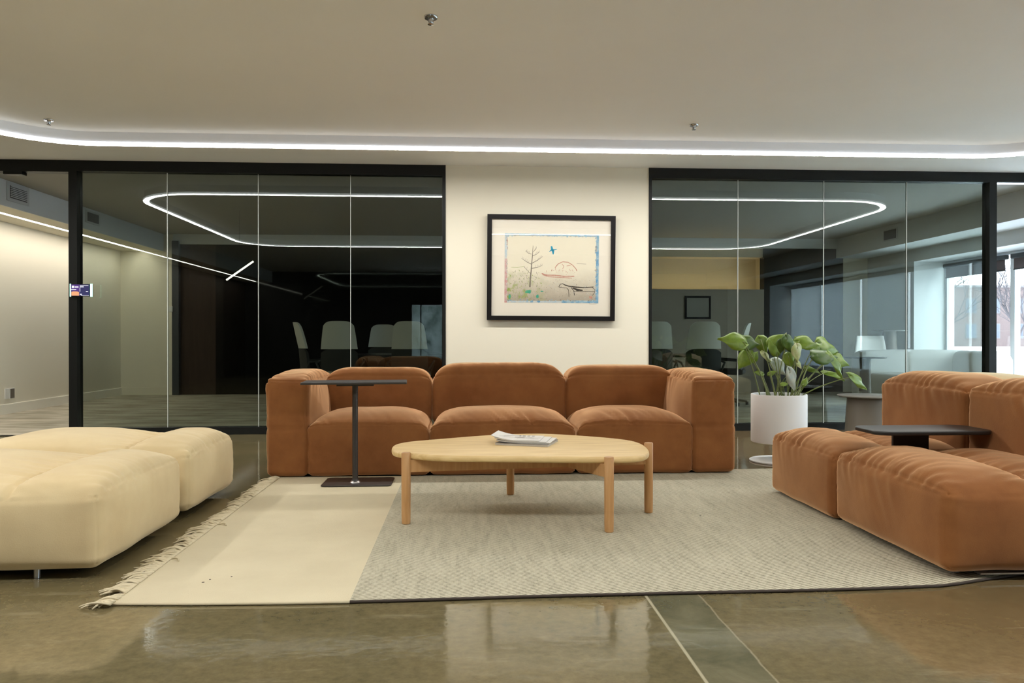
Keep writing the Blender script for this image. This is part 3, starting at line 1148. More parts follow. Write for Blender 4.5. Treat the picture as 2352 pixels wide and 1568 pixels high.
quad((315, 380), (1525, 1260), 0)
quad((315, 380), (1525, 405), 1, .0003)
quad((1490, 405), (1525, 1260), 1, .0003)
quad((315, 405), (345, 700), 2, .0003)
quad((315, 700), (348, 1260), 3, .0003)
quad((1050, 1225), (1490, 1258), 1, .0003)
quad((348, 1235), (1050, 1258), 2, .0003)
rb = random.Random(9)
for k in range(60):
    blot((rb.uniform(350, 1490), rb.uniform(398, 415)), 9, 6, rb.choice([1, 2, 5]), seed=k, dy=.0005)
    blot((rb.uniform(1478, 1495), rb.uniform(400, 1220)), 6, 10, rb.choice([1, 2, 5]), seed=k + 99, dy=.0005)
    blot((rb.uniform(338, 352), rb.uniform(400, 1240)), 5, 10, rb.choice([2, 3, 5]), seed=k + 199, dy=.0005)
    blot((rb.uniform(360, 1490), rb.uniform(1218, 1238)), 10, 6, rb.choice([1, 2, 5, 4]), seed=k + 299, dy=.0005)
rn = random.Random(3)
stroke([(640, 1060), (645, 950), (655, 850), (662, 740), (672, 640), (676, 530)], [14, 12, 10, 8, 6, 3], 4)
for (a, b, wd) in [((658, 640), (580, 600), 5), ((672, 660), (760, 610), 5), ((662, 770), (530, 695), 6), ((664, 755), (800, 668), 6),
                   ((660, 820), (800, 780), 6), ((650, 890), (560, 800), 4), ((676, 610), (720, 565), 3)]:
    mid_ = ((a[0] + b[0]) / 2 + rn.uniform(-6, 6), (a[1] + b[1]) / 2 + rn.uniform(4, 10))
    stroke([a, mid_, b], [wd, wd * .8, 2], 4)
    for k in range(5):
        q = .35 + k * .14
        p = (a[0] + (b[0] - a[0]) * q, a[1] + (b[1] - a[1]) * q)
        stroke([p, (p[0] + rn.uniform(-18, 18), p[1] - rn.uniform(14, 30))], 2.5, 5)
stroke([(885, 608), (905, 588), (925, 585), (985, 572)], [4, 10, 14, 3], 9)
stroke([(912, 535), (920, 570), (935, 600), (936, 640)], [14, 20, 22, 8], 9)
stroke([(790, 885), (850, 905), (960, 905), (1080, 918), (1210, 915)], 9, 6)
stroke([(800, 900), (880, 925), (1000, 930), (1180, 940)], 6, 6)
stroke([(960, 810), (1000, 760), (1060, 732), (1130, 738), (1190, 775), (1230, 820), (1245, 850)], 7, 6)
stroke([(1050, 760), (1075, 790), (1060, 820)], 5, 6)
stroke([(1110, 785), (1160, 775)], 5, 6)
for k in range(26):
    a = (rn.uniform(840, 1240), rn.uniform(820, 900))
    stroke([a, (a[0] + rn.uniform(-16, 16), a[1] + rn.uniform(-30, 30))], 3, 6)
# the animal
stroke([(1010, 1055), (1030, 1020), (1060, 1012), (1095, 1030), (1150, 1045), (1240, 1055), (1330, 1060), (1460, 1050)], [6, 6, 6, 9, 9, 12, 9, 6], 8)
stroke([(1010, 1055), (1060, 1062), (1110, 1065), (1135, 1085), (1140, 1130), (1145, 1180)], 4, 8)
stroke([(1170, 1060), (1205, 1100), (1215, 1160)], 6, 8)
stroke([(1190, 1065), (1250, 1090), (1320, 1095)], [8, 22, 10], 8)
stroke([(1210, 1110), (1300, 1112), (1400, 1105), (1470, 1110)], 4, 8)
stroke([(1440, 1055), (1480, 1085), (1470, 1130), (1445, 1160)], 4, 8)
blot((1425, 1185), 26, 18, 6, seed=5)
blot((620, 1120), 42, 26, 7, seed=1)
blot((795, 1112), 20, 10, 7, seed=2)
blot((740, 1175), 20, 30, 7, seed=4)
blot((380, 1180), 14, 36, 7, seed=6)
for c_ in ((605, 1243), (665, 1240), (755, 1243)):
    blot(c_, 20, 16, 1, seed=int(c_[0]))
for k in range(190):
    a = (rn.uniform(370, 800), rn.uniform(860, 1215))
    stroke([a, (a[0] + rn.uniform(-14, 14), a[1] + rn.uniform(-22, 22))], rn.uniform(2, 4), rn.choice([10, 10, 5, 4]))
for k in range(170):
    a = (rn.uniform(800, 1470), rn.uniform(960, 1215))
    stroke([a, (a[0] + rn.uniform(-16, 16), a[1] + rn.uniform(-14, 14))], rn.uniform(1.5, 3), rn.choice([5, 5, 4, 2]))
stroke([(1240, 752), (1360, 758)], 4, 5)
stroke([(400, 810), (480, 812), (560, 795)], 3, 10)
stroke([(1405, 1268), (1440, 1272), (1500, 1268)], 2.5, 5)
art.go('print', AM, pic)

# ================================================================== SOFAS
sofa = thing('modular_sofa', 'long rust suede three seat sofa with two arms below the framed picture', 'sofa', (.28, 5.9, 0))
seatY0, backY = 5.42, 6.07
cushion('seat', -1.075, -.25, seatY0, 6.10, .018, .372, RUST, sofa, pt=.085, seed=1, px1=.008, edges='y', wr=.026, r=.036, droop=(.01, .045), freq=20)
cushion('seat', -.238, .768, seatY0, 6.10, .018, .370, RUST, sofa, pt=.09, seed=2, edges='y', wr=.026, r=.036, droop=(.045, .045), freq=20)
cushion('seat', .782, 1.60, seatY0, 6.10, .018, .366, RUST, sofa, pt=.09, seed=3, px0=.008, edges='y', wr=.026, r=.036, droop=(.045, .01), freq=20)
cushion('backrest', -1.07, -.265, backY, 6.40, .30, .665, RUST, sofa, pt=.070, seed=4, edges='y', wr=.008, r=.036, droop=(.014, .014), pw=7., ps=.02, sidewr=1.)
cushion('backrest', -.245, .780, backY, 6.40, .30, .675, RUST, sofa, pt=.095, seed=5, edges='y', wr=.008, r=.036, droop=(.014, .014), pw=7., ps=.02, sidewr=1.)
cushion('backrest', .790, 1.64, backY, 6.40, .30, .670, RUST, sofa, pt=.080, seed=6, edges='y', wr=.008, r=.036, droop=(.014, .014), pw=7., ps=.02, sidewr=1.)
cushion('armrest', -1.350, -1.075, seatY0, 6.40, .018, .675, RUST, sofa, pt=.055, px1=.055, px0=.02, seed=7, zseam=.345, edges='xX', sidewr=1.5, wr=.014, r=.036, droop=(.03, 0))
cushion('armrest', 1.605, 1.905, seatY0, 6.40, .018, .675, RUST, sofa, pt=.055, px0=.055, px1=.02, seed=8, zseam=.345, edges='xX', sidewr=1.7, wr=.016, r=.036, droop=(0, .03))
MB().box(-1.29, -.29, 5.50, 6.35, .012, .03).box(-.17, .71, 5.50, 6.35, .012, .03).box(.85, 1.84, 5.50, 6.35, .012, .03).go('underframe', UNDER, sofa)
for gx in (-1.24, -.34, -.12, .66, .90, 1.80):
    for gy in (5.52, 6.3):
        MB().lathe([(.02, .0122), (.02, .02)], (gx, gy, 0), 12).go('glide', STEEL, sofa)

# right sectional
rs = thing('sectional_sofa', 'rust suede sectional with low chaise seats on the right edge of the rug', 'sofa', (2.5, 3.9, 0))
cushion('seat', 1.905, 2.68, 3.965, 4.78, .018, .355, RUST, rs, seed=11, lobes=[(1.905, 2.27, .075, .0), (2.27, 2.70, .06, .01)],
        edges='x', wr=.015, px0=.02, ps=.012, r=.046, freq=16, seamon='x', wl=.10, py0=.03)
cushion('seat', 1.895, 2.68, 2.975, 3.915, .034, .365, RUST, rs, seed=12, lobes=[(1.895, 2.30, .080, .0), (2.30, 2.70, .06, .01)],
        edges='x', wr=.015, px0=.02, ps=.012, r=.046, freq=16, seamon='x', wl=.10, py0=.03)
cushion('backrest', 2.615, 2.96, 3.955, 4.79, .26, .695, RUST, rs, seed=13, pt=.075, edges='x', wr=.010, sidewr=1.7, ps=.015, freq=18, r=.038)
cushion('backrest', 2.610, 2.96, 2.985, 3.935, .26, .700, RUST, rs, seed=14, pt=.075, edges='x', wr=.010, sidewr=1.5, ps=.015, r=.038)
cushion('seat', 2.70, 3.55, 2.985, 3.935, .034, .30, RUST, rs, seed=15, pt=.0, edges='x', wr=0)
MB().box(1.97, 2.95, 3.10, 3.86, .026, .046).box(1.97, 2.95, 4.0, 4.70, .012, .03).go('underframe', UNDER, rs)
MB().box(2.05, 2.50, 3.00, 3.04, .022, .028).go('metal_bracket', STEEL, rs)
for gx, gy in ((1.99, 3.08), (1.99, 3.84), (1.99, 4.02), (1.99, 4.68), (2.9, 3.08), (2.9, 4.68)):
    MB().lathe([(.02, .0122), (.02, .028)], (gx, gy, 0), 12).go('glide', STEEL, rs)

# cream pair
GC = 'cream suede daybeds on the left'
for (ya, yb, lab, sd) in ((3.21, 4.125, 'cream suede daybed nearer the camera, left of the rug fringe', 21),
                          (4.245, 5.04, 'cream suede daybed farther back, behind the nearer cream one', 22)):
    t = thing('daybed', lab, 'daybed', (-2.1, (ya + yb) / 2, 0), GC)
    cushion('seat', -2.70, -1.455, ya, yb, .035, .352, CREAM, t, seed=sd, r=.052,
            lobes=[(-2.70, -1.81, .085, .012), (-1.81, -1.455, .075, .005)], edges='X', wr=.015, px1=.02, ps=.012, freq=17, seamon='x', wl=.09, py0=.03)
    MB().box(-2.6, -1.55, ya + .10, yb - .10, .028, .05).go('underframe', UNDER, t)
    for gx in (-2.60, -1.72):
        for gy in (ya + .05, yb - .08):
            MB().lathe([(.012, 0), (.012, .05)], (gx, gy, 0), 14).go('foot', STEEL, t, smooth=True, split=40)

# cream sofa behind the sectional
t = thing('low_sofa', 'cream sofa back just showing behind the rust sectional at the right edge', 'sofa', (3.6, 4.6, 0))
cushion('backrest', 3.02, 3.38, 4.02, 5.1, .10, .70, CREAM, t, seed=31, pt=.05, wr=.003, step=.03)
cushion('seat', 3.38, 4.1, 4.02, 5.1, .03, .37, CREAM, t, seed=32, pt=.05, wr=.003, step=.03)
MB().box(3.1, 4.05, 4.1, 5.0, .0, .06).go('underframe', UNDER, t)

# black tray table in the gap of the sectional
t = thing('tray_table', 'black tray table slotted between the two seats of the rust sectional', 'side table', (2.31, 3.94, 0))
MB().prism(ring((2.305, 3.83), .30, .145, 8, .07), .490, .510, 0, .006).go('table_top', TRAYBLK, t, smooth=True, split=50)
MB().bbox(2.214, 2.405, 3.930, 3.950, .006, .492, .003).go('stem', TRAYBLK, t)
MB().box(2.15, 2.47, 3.90, 3.98, .0125, .0175).go('base', TRAYBLK, t)

# ------------------------------------------------------------------ black T-shaped side table
t = thing('side_table', 'slim charcoal side table with flat base standing before the left sofa seat', 'side table', (-.70, 5.2, 0))
MB().prism(ring((-.70, 5.215), .225, .150, 6, .03), .0125, .021, 0, .003).go('base', TABLEBLK, t, smooth=True, split=50)
mb = MB().lathe([(.030, .021), (.024, .030), (.0185, .05), (.0185, .655)], (-.718, 5.18, 0), 24)
mb.go('pole', TABLEBLK, t, smooth=True, split=50)
MB().lathe([(.034, .0205), (.031, .027), (.025, .032)], (-.718, 5.18, 0), 24).go('collar', STEEL, t, smooth=True, split=50)
T_ = Matrix.Translation((-.718, 5.20, 0)) @ Matrix.Rotation(math.radians(4), 4, 'Z')
MB().prism(ring((0, 0), .335, .155, 5, .012), .668, .682, 0, .004, T=T_).prism(ring((0, 0), .12, .05, 3, .01), .652, .668, 0, 0, T=T_).go('table_top', TABLEBLK, t, smooth=True, split=50)

# ------------------------------------------------------------------ coffee table
t = thing('coffee_table', 'light oak coffee table with a rounded pebble top and four round legs', 'coffee table', (.33, 4.3, 0))
ctrl = [(-.388, 4.193), (-.392, 4.363), (-.329, 4.487), (-.173, 4.594), (.164, 4.78), (.436, 4.829), (.640, 4.750), (.905, 4.545), (.985, 4.350),
        (.967, 4.070), (.899, 3.905), (.785, 3.855), (.620, 3.860), (.324, 3.895), (-.0, 3.930), (-.150, 3.965), (-.262, 4.030), (-.350, 4.100)]


def smoothloop(P_, n=8):
    out = []
    m_ = len(P_)
    for i in range(m_):
        p0, p1, p2, p3 = (Vector(P_[(i + k) % m_]) for k in (-1, 0, 1, 2))
        for k in range(n):
            u = k / n
            q = .5 * ((2 * p1) + (-p0 + p2) * u + (2 * p0 - 5 * p1 + 4 * p2 - p3) * u * u + (-p0 + 3 * p1 - 3 * p2 + p3) * u ** 3)
            out.append((q.x, q.y))
    return out


MB().prism(smoothloop(ctrl)[::-1], .342, .375, 0, .013).go('table_top', OAK, t, smooth=True, split=60)
LEGS = [(-.302, 4.045, .378), (.707, 3.815, .381), (1.001, 4.225, .394), (.276, 4.765, .340)]
for (x, y, h) in LEGS:
    T_ = Matrix.Translation((x, y, .012)) @ Matrix.Rotation(0, 4, 'Z')
    o = MB().lathe([(.019, 0), (.0222, .003), (.0235, .05), (.0240, h - .016), (.0215, h - .012)], (x, y, .012), 28).go('leg', OAKL, t, smooth=True, split=40)


def rail(mb, a, b, z0, z1, th=.022):
    a, b = Vector(a), Vector(b)
    d_ = (b - a)
    L_ = d_.length
    T_ = Matrix.Translation((a.x, a.y, 0)) @ Matrix.Rotation(math.atan2(d_.y, d_.x), 4, 'Z')
    mb.box(0, L_, -th / 2, th / 2, z0, z1, 0, T_)


for a, b in ((0, 2), (1, 3)):
    mb = MB()
    rail(mb, LEGS[a][:2], LEGS[b][:2], .278, .342)
    mb.go('rail', OAKL, t)

# magazines
def magazine(label, cx_, cy_, z, w_, d_, th, ang, curl, mt, mside=PAPERG, ink=False):
    root = thing('magazine', label, 'magazine', (cx_, cy_, z), 'magazines on the coffee table')
    T_ = Matrix.Translation((cx_, cy_, z)) @ Matrix.Rotation(ang, 4, 'Z')
    nx_, ny_ = 14, 2

    def surf(off0, off1, inset):
        v, f = [], []
        for layer in (off0, off1):
            for i in range(nx_ + 1):
                u = i / nx_
                for j in range(ny_ + 1):
                    x = -w_ / 2 + inset + (w_ - 2 * inset) * u
                    y = -d_ / 2 + inset + (d_ - 2 * inset) * j / ny_
                    zz = layer + curl * max(0, .55 - u) ** 2 * 3.3 * (layer > -1)
                    v.append(T_ @ Vector((x, y, zz)))
        S_ = (nx_ + 1) * (ny_ + 1)
        I = lambda i, j, l: l * S_ + i * (ny_ + 1) + j
        for i in range(nx_):
            for j in range(ny_):
                f.append((I(i, j, 1), I(i + 1, j, 1), I(i + 1, j + 1, 1), I(i, j + 1, 1)))
                f.append((I(i, j, 0), I(i, j + 1, 0), I(i + 1, j + 1, 0), I(i + 1, j, 0)))
            f.append((I(i, 0, 0), I(i + 1, 0, 0), I(i + 1, 0, 1), I(i, 0, 1)))
            f.append((I(i, ny_, 0), I(i, ny_, 1), I(i + 1, ny_, 1), I(i + 1, ny_, 0)))
        for j in range(ny_):
            f.append((I(0, j, 0), I(0, j, 1), I(0, j + 1, 1), I(0, j + 1, 0)))
            f.append((I(nx_, j, 0), I(nx_, j + 1, 0), I(nx_, j + 1, 1), I(nx_, j, 1)))
        return v, f
    v, f = surf(.0, th, .001)
    m_ = MB()
    m_.add(v, f)
    m_.go('pages', mside, root)
    v, f = surf(th, th + .0009, 0)
    m_ = MB()
    m_.add(v, f)
    if ink:
        rr = random.Random(5)
        for k in range(4):   # heading letters as dark strokes
            x = -.01 + k * .026
            m_.box(x, x + .015, d_ * .30, d_ * .40, th + .0009 + .0002, th + .0014, 1, T_)
        # wing-like pencil drawing
        for (xa, ya, xb, yb, wd) in ((-.08, -.02, .03, .03, .008), (.03, .03, .10, -.005, .006), (-.10, -.05, .02, -.02, .003), (.0, -.04, .12, -.05, .003),
                                     (-.02, .01, .04, .02, .016), (.05, -.02, .13, .01, .004)):
            dx, dy = xb - xa, yb - ya
            l = math.hypot(dx, dy)
            T2 = T_ @ Matrix.Translation((xa, ya, 0)) @ Matrix.Rotation(math.atan2(dy, dx), 4, 'Z')
            zc = curl * max(0, .55 - (xa / w_ + .5)) ** 2 * 3.3
            m_.box(0, l, -wd / 2, wd / 2, th + .0011 + zc, th + .0015 + zc, 2, T2)
    m_.go('cover', [mt, INK, mat('pencil_grey', (.42, .40, .38), .7)], root)
    return root


A0 = math.radians(-14)
magazine('thick magazine with dark back cover at the bottom of the stack on the oak table', .348, 4.385, .3752, .30, .245, .010, A0 - .10, .0, PAPERD)
magazine('middle magazine with pale cover and grey spine in the stack on the oak table', .350, 4.400, .3864, .30, .235, .006, A0 - .04, .010, PAPERW)
magazine('magazine with bare white cover just below the top one of the stack', .330, 4.405, .3936, .29, .23, .0035, A0, .018, PAPERW)
magazine('white curled magazine with a grey drawing on top of the stack', .300, 4.415, .3985, .27, .225, .0030, A0 + .02, .026, PAPERW, ink=True)

# ------------------------------------------------------------------ rug
rug = thing('area_rug', 'large flatwoven rug, cream at the fringed left end and grey twill beyond', 'rug', (.8, 4.2, 0))
xs = [-1.27 + (-.418 + 1.27) * i / 14 for i in range(15)] + [-.418 + (2.50 + .418) * i / 44 for i in range(1, 45)]
ny = 44
v, f, fm = [], [], []
for i, x in enumerate(xs):
    yf = 2.885 + (.03 if x < -1 else 0) * (-x - 1) + .012 * math.sin(x * 3.1) + .045 * max(0, x - .6) / 1.2 + .25 * max(0, x - 1.86)
    yb = 5.46 + .06 * max(0, x + .2)
    for j in range(ny + 1):
        y = yf + (yb - yf) * j / ny
        z = .0125 + .0035 * noise.noise(Vector((x * 2.2, y * 2.2, 1))) * (1 if True else 0)
        v.append((x + (.012 * noise.noise(Vector((x, y * 3, 4))) if i == 0 else 0), y, max(.0095, z) if 0 else .012))
for i in range(len(xs) - 1):
    for j in range(ny):
        f.append((i * (ny + 1) + j, (i + 1) * (ny + 1) + j, (i + 1) * (ny + 1) + j + 1, i * (ny + 1) + j + 1))
        fm.append(0 if xs[i] < -.42 else 1)
link('weave', v, f, [RUGC, RUGG], rug, False, fm)
edge = MB()
P0 = [v[i * (ny + 1)] for i in range(len(xs))]
k0 = [i for i, x in enumerate(xs) if x >= -.4185][0]
Pa = [(p[0], p[1] + .001, .0062) for p in P0]
edge.tube(Pa[:k0 + 1], .0060, 6, 1)
edge.tube(Pa[k0:], .0062, 6, 0)
Pb = [v[j] for j in range(ny + 1)]
edge.tube([(p[0], p[1], .0062) for p in Pb], .0058, 6, 1)
Pc = [v[i * (ny + 1) + ny] for i in range(len(xs))]
edge.tube([(p[0], p[1], .0062) for p in Pc], .0058, 6, 1)
Pd = [v[(len(xs) - 1) * (ny + 1) + j] for j in range(ny + 1)]
edge.tube([(p[0], p[1], .0062) for p in Pd], .0058, 6, 1)
edge.go('edge_binding', [RUGEDGE, YARN], rug, smooth=True)
fr = MB()
rn = random.Random(11)
y = 2.885
while y < 5.44:
    n_ = rn.choice((3, 4, 5))
    spread = rn.uniform(.006, .016)
    ang = rn.uniform(-.30, .45) + (-.5 if y < 3.0 else 0)
    L0 = rn.uniform(.07, .115)
    for k in range(n_):
        a = PI - ang + rn.uniform(-.22, .22)
        L_ = L0 * rn.uniform(.8, 1.12)
        yy = y + (k - n_ / 2) * spread * .4
        bend = rn.uniform(-.7, .7)
        pts, x_, y_ = [], -1.262, yy
        hgt = rn.uniform(.003, .014)
        for q in range(8):
            u = q / 7
            pts.append((x_, y_, .0125 - .008 * u + hgt * math.sin(u * PI) + .0015))
            aa = a + bend * u
            x_ += math.cos(aa) * L_ / 7
            y_ += math.sin(aa) * L_ / 7
        fr.tube(pts, [.0042, .0042, .004, .004, .0038, .0036, .0035, .003], 5)
    y += rn.uniform(.016, .030)
# two loose loops seen along the fringe
for (yy, xx) in ((3.42, -1.29), (4.05, -1.28)):
    pts = [(xx + .02 + .05 * math.cos(a), yy + .035 * math.sin(a), .014 + .006 * math.sin(a * 2)) for a in [k * .5 for k in range(10)]]
    fr.tube(pts, .0036, 5)
o = fr.go('fringe', YARN, rug, smooth=True)
o['kind'] = 'stuff'
for (x, y, r) in ((-1.02, 3.12, .006), (-1.005, 3.155, .004), (1.26, 4.13, .006), (-.93, 3.185, .004)):
    MB().lathe([(r, 0), (r * .7, .0012)], (x, y, .0122), 10).go('speck', RUGEDGE, rug)

# ------------------------------------------------------------------ planter and plant
PX, PY = 2.454, 6.0
t = thing('planter', 'white cylindrical planter raised above a round white foot disc', 'planter', (PX, PY, 0))
MB().lathe([(.216, 0), (.222, .003), (.222, .011), (.214, .015)], (PX, PY, 0), 64).go('base', WHITEPOT, t, smooth=True, split=40)
MB().lathe([(.03, .014), (.03, .16)], (PX, PY, 0), 24).go('stem', WHITEPOT, t, smooth=True, split=40)
MB().lathe([(.205, .152), (.211, .158), (.211, .522), (.209, .527), (.200, .527), (.198, .522), (.198, .46)], (PX, PY, 0), 72).go('pot', WHITEPOT, t, smooth=True, split=40)
MB().lathe([(.196, .47), (.197, .492)], (PX, PY, 0), 40).go('soil', SOIL, t)

plant = thing('leafy_plant', 'green plant with large heart shaped leaves on long stalks in the white planter', 'plant', (PX, PY, .49))


def zp(zx, zy, Y):
    px, py = 1640 + zx / 4.479, 740 + zy / 4.479
    d_ = F + RT * (px - 1176) / 1800 + UP * (784 - py) / 1800
    return Vector((0, 0, .965)) + d_ * (Y / d_.y)


LV = [(200, 170, 165, 235, 0), (370, 212, -8, 190, 1), (515, 235, -62, 165, 0), (640, 180, 35, 160, 0), (780, 230, -62, 165, 1), (965, 205, -12, 205, 0),
      (1190, 240, -18, 240, 0), (1150, 325, 2, 250, 1), (1265, 440, -62, 255, 0), (1310, 385, -22, 180, 0), (310, 385, -125, 185, 0), (412, 350, 60, 110, 0),
      (550, 350, -42, 125, 2), (620, 250, 108, 150, 0), (870, 320, -75, 160, 2), (775, 400, -80, 140, 0), (680, 460, -48, 175, 3), (815, 600, -66, 240, 3),
      (1020, 485, -18, 150, 0), (1240, 535, -20, 190, 0), (1500, 620, -36, 275, 0), (465, 515, 165, 95, 0), (600, 520, 20, 80, 0), (730, 630, 10, 75, 0),
      (940, 605, 58, 90, 0), (880, 440, -60, 80, 2), (728, 145, 70, 70, 2), (858, 188, 115, 80, 0), (690, 250, -100, 130, 1), (1060, 250, 20, 110, 0)]
LM = [LEAF, LEAFD, LEAFY, LEAFB]
rn = random.Random(21)
for i, (zx, zy, ang, ln, mi) in enumerate(LV):
    small = ln < 100
    Yd = PY + rn.uniform(-.16, .16) * (1 if not small else .6)
    if i in (20,):
        Yd = PY - .12
    c = zp(zx, zy, Yd)
    L_ = ln / 4.479 / 1800 * Yd * 1.12
    a = math.radians(ang)
    dv = Vector((math.cos(a), rn.uniform(-.25, .35), math.sin(a))).normalized()
    facing = Vector((rn.uniform(-.35, .35), -1.0, rn.uniform(.25, .9)))
    if mi == 3:
        facing = Vector((.2, -1, .1))
    nrm = (facing - dv * facing.dot(dv)).normalized()
    sd = dv.cross(nrm)
    W_ = L_ * (.44 if not small else .34)
    if ang in (-62, -66) and mi in (0, 3) and ln > 200:
        W_ = L_ * .24
    if 1 and zx in (1500, 1240, 1020):
        W_ = L_ * .20
    base = c - dv * L_ * .42
    nu, nv = 12, 8
    vv, ff = [], []
    curl = rn.uniform(-.10, .10)
    for iu in range(nu + 1):
        u = iu / nu
        # heart outline: rounded lobes at the base, drawn to a tip
        wv_ = (math.sin(PI * min(1, u * 1.0) ** .62)) ** .80 * (1 - .25 * u - .35 * u ** 4) if 0 < u < 1 else 0.
        for iv in range(nv + 1):
            q = iv / nv * 2 - 1
            back = -.24 * L_ * abs(q) ** 1.5 * max(0, 1 - u * 3.2)
            p = base + dv * (u * L_ + back) + sd * (q * W_ * max(wv_, .02))
            p += nrm * (-.22 * W_ * q * q + .055 * L_ * math.sin(q * 4 + u * 8 + i * 1.7) * abs(q) ** 1.5) + nrm * (-.28 * L_ * (u - .35) ** 2) + sd * curl * L_ * u * u
            vv.append(p)
    for iu in range(nu):
        for iv in range(nv):
            k = iu * (nv + 1) + iv
            ff.append((k, k + 1, k + nv + 2, k + nv + 1))
    lo = MB()
    lo.add(vv, ff)
    ob = lo.go('leaf', LM[mi], plant, smooth=True)
    md = ob.modifiers.new('thick', 'SOLIDIFY')
    md.thickness = .0014
    if mi == 2:
        ob['label'] = 'yellowing leaf'
    if mi == 3:
        ob['label'] = 'pale blue-green leaf underside'
    # stalk from the soil to the leaf's base
    if i != 28:
        ra = rn.uniform(0, 2 * PI)
        off_ = rn.uniform(.02, .10)
        root_ = Vector((PX + off_ * math.cos(ra) * .9 + max(-.13, min(.13, (base.x - PX) * .45)), PY + off_ * math.sin(ra), .485))
        root_.x = max(PX - .16, min(PX + .16, root_.x))
        mid = root_.lerp(base, .5) + Vector(((root_.x - base.x) * .10, 0, abs(base.z - root_.z) * .06 + .02))
        pts = []
        for k in range(11):
            u = k / 10
            pts.append(root_ * (1 - u) ** 2 + mid * 2 * u * (1 - u) + (base + dv * L_ * .04) * u * u)
        MB().tube(pts, [.0052 - .0025 * k / 10 for k in range(11)], 6).go('stalk', STEM, plant, smooth=True)

# ------------------------------------------------------------------ round cone table before the glass
t = thing('round_table', 'round grey table on a wide tapering base between the planter and the sectional', 'side table', (3.895, 7.35, 0))
MB().lathe([(.262, .396), (.285, .404), (.285, .411), (.280, .414)], (3.895, 7.35, 0), 72).go('table_top', GREYTOP, t, smooth=True, split=40)
MB().lathe([(.225, 0), (.222, .01), (.200, .38), (.195, .396)], (3.90, 7.35, 0), 64).go('base', TRUNK, t, smooth=True, split=60)

# ================================================================== ROOM BEHIND THE GLASS
def chair_parts(root, loc):
    """high-backed meeting chair facing +Y, built about the root's origin"""
    root['_local'] = 1
    n_, m_ = 12, 12

    def shell(z0, z1, w0, w1, y0, y1, th):
        vv, ff = [], []
        for layer in (0, 1):
            for i in range(n_ + 1):
                t_ = i / n_
                z = z0 + (z1 - z0) * t_
                wq = w0 + (w1 - w0) * t_
                for j in range(m_ + 1):
                    q = j / m_ * 2 - 1
                    drop = (z1 - z0) * .16 * abs(q) ** 5 * t_ ** 3
                    y = y0 + (y1 - y0) * t_ + .05 * q * q + (th if layer else 0)
                    vv.append((q * wq / 2, y, z - drop))
        S_ = (n_ + 1) * (m_ + 1)
        for i in range(n_):
            for j in range(m_):
                k = i * (m_ + 1) + j
                ff.append((k, k + 1, k + m_ + 2, k + m_ + 1))
                ff.append((S_ + k, S_ + k + m_ + 1, S_ + k + m_ + 2, S_ + k + 1))
        rim = [j for j in range(m_ + 1)] + [i * (m_ + 1) + m_ for i in range(1, n_ + 1)] + [n_ * (m_ + 1) + j for j in range(m_ - 1, -1, -1)] + [i * (m_ + 1) for i in range(n_ - 1, 0, -1)]
        for a, b in zip(rim, rim[1:] + rim[:1]):
            ff.append((a, S_ + a, S_ + b, b))
        return vv, ff
    vv, ff = shell(.82, 1.175, .46, .38, -.25, -.33, .03)
    MB().add(vv, ff).go('backrest', CHAIRW, root, smooth=True, split=50)
    vv, ff = shell(.50, .82, .47, .46, -.22, -.25, .035)
    MB().add(vv, ff).go('lower_back', CHAIRD, root, smooth=True, split=50)
    MB().bbox(-.24, .24, -.24, .24, .44, .52, .03).go('seat', CHAIRD, root, smooth=True, split=60)
    for sx in (-1, 1):
        MB().tube([(sx * .22, -.2, .50), (sx * .29, -.16, .64), (sx * .29, .12, .66), (sx * .24, .16, .50)], .014, 8).go('armrest', CHAIRD, root, smooth=True)
    MB().lathe([(.03, .08), (.03, .44)], (0, 0, 0), 16).go('column', STEEL, root, smooth=True, split=40)
    b_ = MB()
    for k in range(5):
        a = 2 * PI * k / 5
        b_.tube([(0, 0, .09), (.28 * math.cos(a), .28 * math.sin(a), .05)], [.02, .012], 6)
        b_.lathe([(.022, 0), (.022, .045)], (.28 * math.cos(a), .28 * math.sin(a), 0), 10)
    b_.go('base', CHAIRD, root)


def dup(root, loc, rz, label):
    r = root.copy()
    C.objects.link(r)
    r.location = loc
    r.rotation_euler = (0, 0, rz)
    r['label'] = label
    for ch in list(root.children):
        c_ = ch.copy()
        C.objects.link(c_)
        c_.parent = r
    return r


CHG = 'pale backed meeting chairs behind the glass'
spots = [(-1.61, 10.3, .05, 'pale high backed meeting chair left of the third glass joint'),
         (-2.03, 10.95, -1.2, 'pale meeting chair turned side on, leftmost behind the left glass'),
         (-1.28, 12.2, PI, 'pale meeting chair across the table, between two chair backs behind the left glass'),
         (-.70, 10.3, -.05, 'pale high backed meeting chair nearest the white pier behind the left glass'),
         (2.48, 10.3, .0, 'pale meeting chair beside the white pier behind the right glass'),
         (3.13, 10.3, -.03, 'pale meeting chair below the small dark picture behind the right glass'),
         (3.78, 11.1, 1.15, 'pale meeting chair turned side on behind the plant leaves')]
ch0 = thing('meeting_chair', spots[0][3], 'chair', (0, 0, 0), CHG)
chair_parts(ch0, None)
ch0.location = (spots[0][0], spots[0][1], .004)
ch0.rotation_euler = (0, 0, spots[0][2])
for (x, y, rz, lab) in spots[1:]:
    dup(ch0, (x, y, .004), rz, lab)
t = thing('meeting_table', 'long dark meeting table in the unlit room behind the glass', 'table', (.9, 11.4, 0))
MB().prism(ring((.9, 11.35), 2.65, .62, 8, .35), .70, .735, 0, .008).go('table_top', CONFT, t, smooth=True, split=50)
for x in (-.9, 2.7):
    MB().bbox(x - .25, x + .25, 11.2, 11.5, .004, .70, .02).go('leg', CONFT, t)
t = thing('small_picture', 'small dark framed picture on the taupe wall of the room behind', 'picture', (4.09, 13.59, 1.30))
fb = MB()
